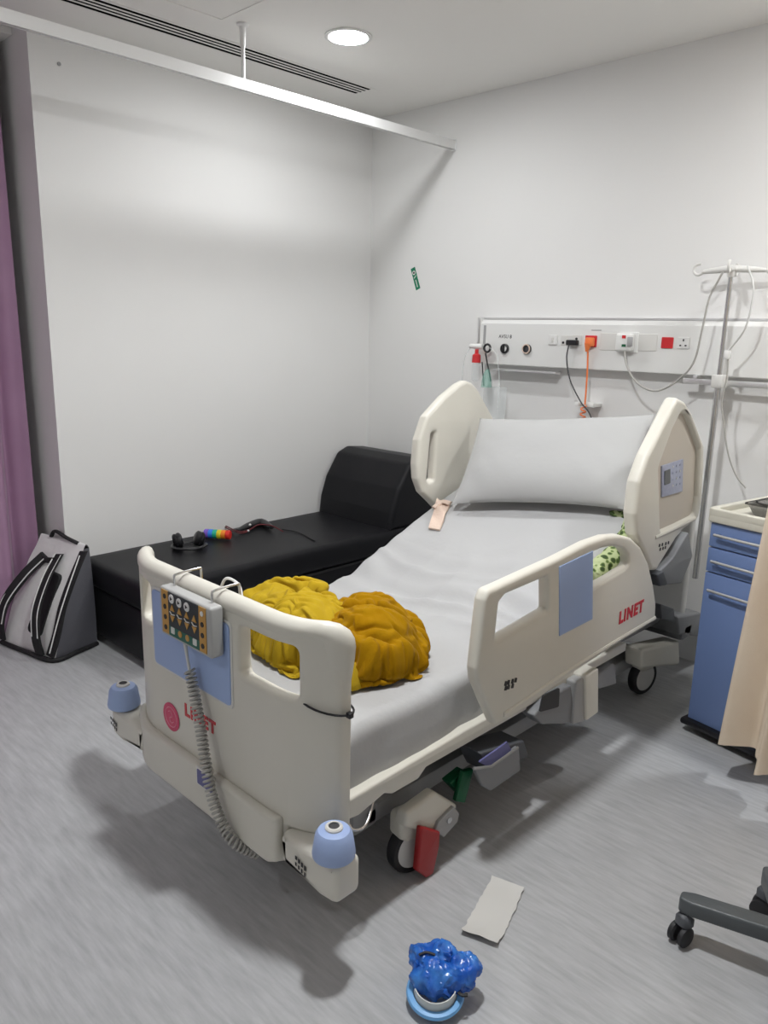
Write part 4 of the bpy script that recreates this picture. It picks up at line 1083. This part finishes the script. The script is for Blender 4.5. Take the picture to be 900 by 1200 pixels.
# oxygen flowmeter and mask at the left end of the trunking
fm = thing('oxygen_flowmeter', 'red and white oxygen flowmeter on the left end of the trunking', 'flowmeter', ony(558, 412, 3.36))
p = ony(556, 406, 3.37); B().tube([p+V(-.03, 0, .002), p+V(.05, .01, .0)], [.012, .016], n=14).obj('valve', 'white_plastic', fm)
p2 = ony(558.5, 416, 3.36); B().lathe([(0, .03), (.010, .03), (.010, .008), (.022, 0), (.024, -.04), (0, -.042)], p2, (0, 0, 1)).obj('red_knob', 'red', fm)
B().lathe([(0, -.045), (.020, -.045), (.022, -.13), (.010, -.14), (0, -.14)], p2).obj('tube', 'clear', fm)
p3 = ony(571, 408, 3.38); B().torus(p3, (0, 1, 0), .020, .006).obj('outlet_ring', 'black_plastic', fm)
ms = thing('oxygen_mask', 'pale green oxygen mask with black strap hanging in a clear bag', 'oxygen mask', ony(572, 445, 3.36))
B().tube([ony(*q, 3.36) for q in ((569, 414), (571, 425), (574, 440), (575, 447))], .004, smooth=6).obj('strap', 'black_plastic', ms)
B().tube([ony(*q, 3.36) for q in ((565, 424), (566, 440), (567, 452))], .003, smooth=6).obj('strap', 'black_plastic', ms)
p = ony(570.5, 443, 3.35); B().lathe([(.030, -.05), (.028, -.02), (.020, .02), (.008, .045), (0, .047)], p, n=20).obj('mask_cup', 'clear_green', ms)
B().tube([ony(*q, 3.35) for q in ((573, 407), (582, 415), (584, 430), (585, 450), (583, 480))], .0035, smooth=8).obj('tubing', 'clear', ms)
B().tube([ony(*q, 3.40) for q in ((553, 405), (546, 416), (543, 430), (541, 450))], .003, smooth=8).obj('tubing', 'clear', ms)
p = ony(578, 475, 3.40); 
B().grid(lambda u, v: Vector((p.x-.075+.15*u+.02*(v-.5), 3.40+.018*math.sin(u*7)*(1-v)+.01*noise.noise(Vector((u*5, v*5, 0))), p.z-.16+.26*v)), 12, 14).thick(.001).obj('clear_bag', 'clear', ms, sharp=70)

# ------------------------------------------------------------------ bedside cart
ROT = R(-10)
cx, cy = -1.06, 2.81
kt = thing('bedside_cart', 'blue three-drawer bedside cart with cream tray top behind the peach curtain', 'cart', (cx, cy, 0), rotz=ROT)
CW, CD_ = .46, .42
B().box(0, CW, .018, CD_, .055, .845, .004).obj('body', 'cart_side', kt)
for z0, z1, hz in ((.753, .842, .803), (.657, .748, .703), (.058, .652, .592)):
    dr = B().box(.004, CW-.004, -.002, .02, z0, z1, .003).obj('drawer', 'cart_blue', kt)
    h = B().tube([(.032, -.022, hz), (.20, -.026, hz), (CW-.032, -.022, hz)], .0055, n=10, smooth=4).obj('handle', 'alu', dr)
    for xx in (.045, CW-.045): B().cyl((xx, 0, hz), (xx, -.022, hz), .004, n=8).obj('handle_post', 'steel', dr)
    for o_ in (h,): pass
kt_tray = B().plate(rp(rect(-.012, CW+.012, -.014, CD_+.004), .03), .03, (0, 0, .860), 'z', .006).obj('tray_top', 'tray_cream', kt)
B().plate(rp(rect(-.012, CW+.012, -.014, CD_+.004), .03), .03, (0, 0, .882), 'z', .005, holes=[rp(rect(.014, CW-.014, .012, CD_-.022), .025)]).obj('tray_rim', 'tray_cream', kt)
B().box(-.018, CW+.018, -.022, CD_+.006, .030, .056, .010).obj('base_bumper', 'black_plastic', kt)
for xx in (.05, CW-.05):
    for yy in (.05, CD_-.05): B().lathe([(0, -.012), (.018, -.012), (.02, 0), (.018, .012), (0, .012)], (xx, yy, .02), (1, .2, 0), n=20).obj('castor', 'black_rubber', kt)
# steel dish
MK = Matrix.Translation((cx, cy, 0)) @ Matrix.Rotation(ROT, 4, 'Z')
dp = MK @ Vector((.20, .16, .876))
def dish(h0, s, dz):
    a = B()
    o1 = rp(rect(-.12*s, .14*s, -.09*s, .12*s), .03)
    o0 = rp(rect(-.10*s, .12*s, -.07*s, .10*s), .03)
    n = len(o1); vs = [(q.x, q.y, dz) for q in o0] + [(q.x, q.y, dz+h0) for q in o1] + [(q.x*1.06, q.y*1.06, dz+h0) for q in o1] + [(q.x*1.06, q.y*1.06, dz+h0-.004) for q in o1]
    fs = [tuple(range(n))]
    for k in range(3): fs += [(k*n+i, k*n+(i+1) % n, (k+1)*n+(i+1) % n, (k+1)*n+i) for i in range(n)]
    a._add([dp + Matrix.Rotation(ROT, 3, 'Z') @ Vector(v) for v in vs], fs)
    bmesh.ops.solidify(a.bm, geom=a.bm.faces[:], thickness=.0015)
    return a
tag(dish(.045, 1.0, .0).obj('instrument_dish', 'steel'), 'rectangular stainless steel instrument dish on the cart tray', 'dish')
tag(dish(.03, .78, .022).obj('instrument_dish', 'steel'), 'smaller stainless steel dish nested in the rectangular instrument dish', 'dish')

# ------------------------------------------------------------------ star base on castors
SX, SY = -.37, 1.80
sb = thing('roller_stand', 'grey five-arm roller stand base on small castors standing on the floor', 'stand', (SX, SY, 0))
mat('stand_grey', (0.085, 0.095, 0.10), 0.4)
for k, an in enumerate((192, 120, 285, 345, 50)):
    dv = V(math.cos(R(an)), math.sin(R(an)), 0); sd = V(-dv.y, dv.x, 0); Rr = .245
    bb = B(); o = V(SX, SY, 0)
    bb.plate(rp([(0, -.026), (Rr-.02, -.024), (Rr+.012, -.016), (Rr+.012, .016), (Rr-.02, .024), (0, .026)], .012), .042, o+V(0, 0, .105), axes=(dv, sd, (0, 0, 1)), bev=.007)
    bb.xf(lambda c: c + V(0, 0, .02*(1-min(1, (Vector((c.x, c.y, 0))-o).length/Rr))))
    lg = bb.obj('arm', 'stand_grey', sb)
    tip = o+dv*(Rr-.012)
    B().cyl(tip+V(0, 0, .072), tip+V(0, 0, .088), .016, n=14).obj('swivel_collar', 'alu', lg)
    tw = R(an+65); rd = V(math.cos(tw), math.sin(tw), 0); ax = V(-rd.y, rd.x, 0); wc = tip+V(-.006, -.02, 0)
    wh = B()
    for s_ in (-1, 1): wh.lathe([(0, -.009), (.021, -.009), (.0265, -.004), (.0265, .006), (.02, .010), (0, .010)], wc+ax*s_*.014+V(0, 0, .0265), ax*s_, n=22)
    wh.obj('castor', 'black_rubber', lg)
    B().tube([tip+V(0, 0, .074), tip.lerp(wc, .5)+V(0, 0, .062), wc+V(0, 0, .048)], [.018, .024, .018], n=12, smooth=5).obj('castor_hood', 'dark_grey', lg)
B().lathe([(0, .09), (.05, .09), (.05, .15), (.02, .17), (0, .17)], (SX, SY, 0)).obj('hub', 'stand_grey', sb)
B().cyl((SX, SY, .15), (SX, SY, 1.15), .014).obj('pole', 'steel', sb)

# ------------------------------------------------------------------ things on the floor
pc4 = [onz(*q, .001) for q in ((576, 1029), (614, 1043), (583, 1111), (540.5, 1095))]
def pap(u, v):
    q = pc4[0].lerp(pc4[1], u).lerp(pc4[3].lerp(pc4[2], u), v)
    e_ = .006*noise.noise(Vector((u*3+v*7, v*9, 4)))
    if u in (0, 1): q += (pc4[1]-pc4[0]).normalized()*e_
    return q + V(0, 0, .0015 + .012*(max(0, v-.75)/.25)**2 + .003*(noise.noise(Vector((u*3, v*4, 1)))+.5) + .006*(max(0, .15-v)/.15)**2)
tag(B().grid(pap, 12, 24).thick(.0008).obj('paper_sheet', 'paper', sharp=70), 'blank off-white paper strip lying on the floor beside the bed', 'paper')

ec = onz(510, 1167, .02); ec.z = 0
eb = thing('sickness_bag', 'crumpled blue plastic sickness bag with pale blue ring on the floor', 'sickness bag', ec)
rim_t = V(-.30, -.62, 0)     # ring leans a little towards the viewer
axr = V(.10, -.16, 1).normalized(); rc = ec+V(0, 0, .032)
B().lathe([(.048, -.006), (.064, -.006), (.067, 0), (.064, .006), (.052, .008), (.048, .0), (.048, -.006)], rc, axr, n=44).obj('ring', 'ring_blue', eb)
B().lathe([(.050, .004), (.049, .03), (.047, .03), (.047, .004)], rc, axr, n=40).obj('collar', 'ring_white', eb)
a = B()
cb = ec+V(-.012, .016, .060)
a.ball(cb, .060, (1.0, .95, .66), 4)
a.ball(cb+V(.040, .042, .008), .040, (1, 1.1, .9), 4); a.ball(cb+V(-.045, .0, .012), .034, (1, 1, .8), 4); a.ball(cb+V(-.012, .03, .026), .032, (1.2, 1, .7), 4)
me = remeshed(a, .0045, 3)
for v in me.vertices:
    c_ = v.co*38; f_ = 1-abs(noise.noise(c_*.55))*2; g_ = 1-abs(noise.noise(c_*1.1+Vector((4, 2, 1))))*2
    v.co += v.normal*(.012*f_+.006*g_-.008)
    if v.co.z < .026: v.co.z = .026
mk('bag', me, 'plastic_blue', eb, 30)
for k, (x, y) in enumerate(((496, 1117), (505, 1119))):
    pass
q = [onz(x, y, .105) for x, y in ((491, 1119), (500, 1116), (510, 1119))]
B().tube(q, .003, n=6, smooth=5).obj('printed_band', 'ink', eb)
q = [onz(x, y, .055) for x, y in ((535, 1161), (541, 1166), (548, 1166))]
B().tube(q, .004, n=6, smooth=5).obj('printed_band', 'ink', eb)

for o in bpy.data.objects:
    if '_local' in o: del o['_local']
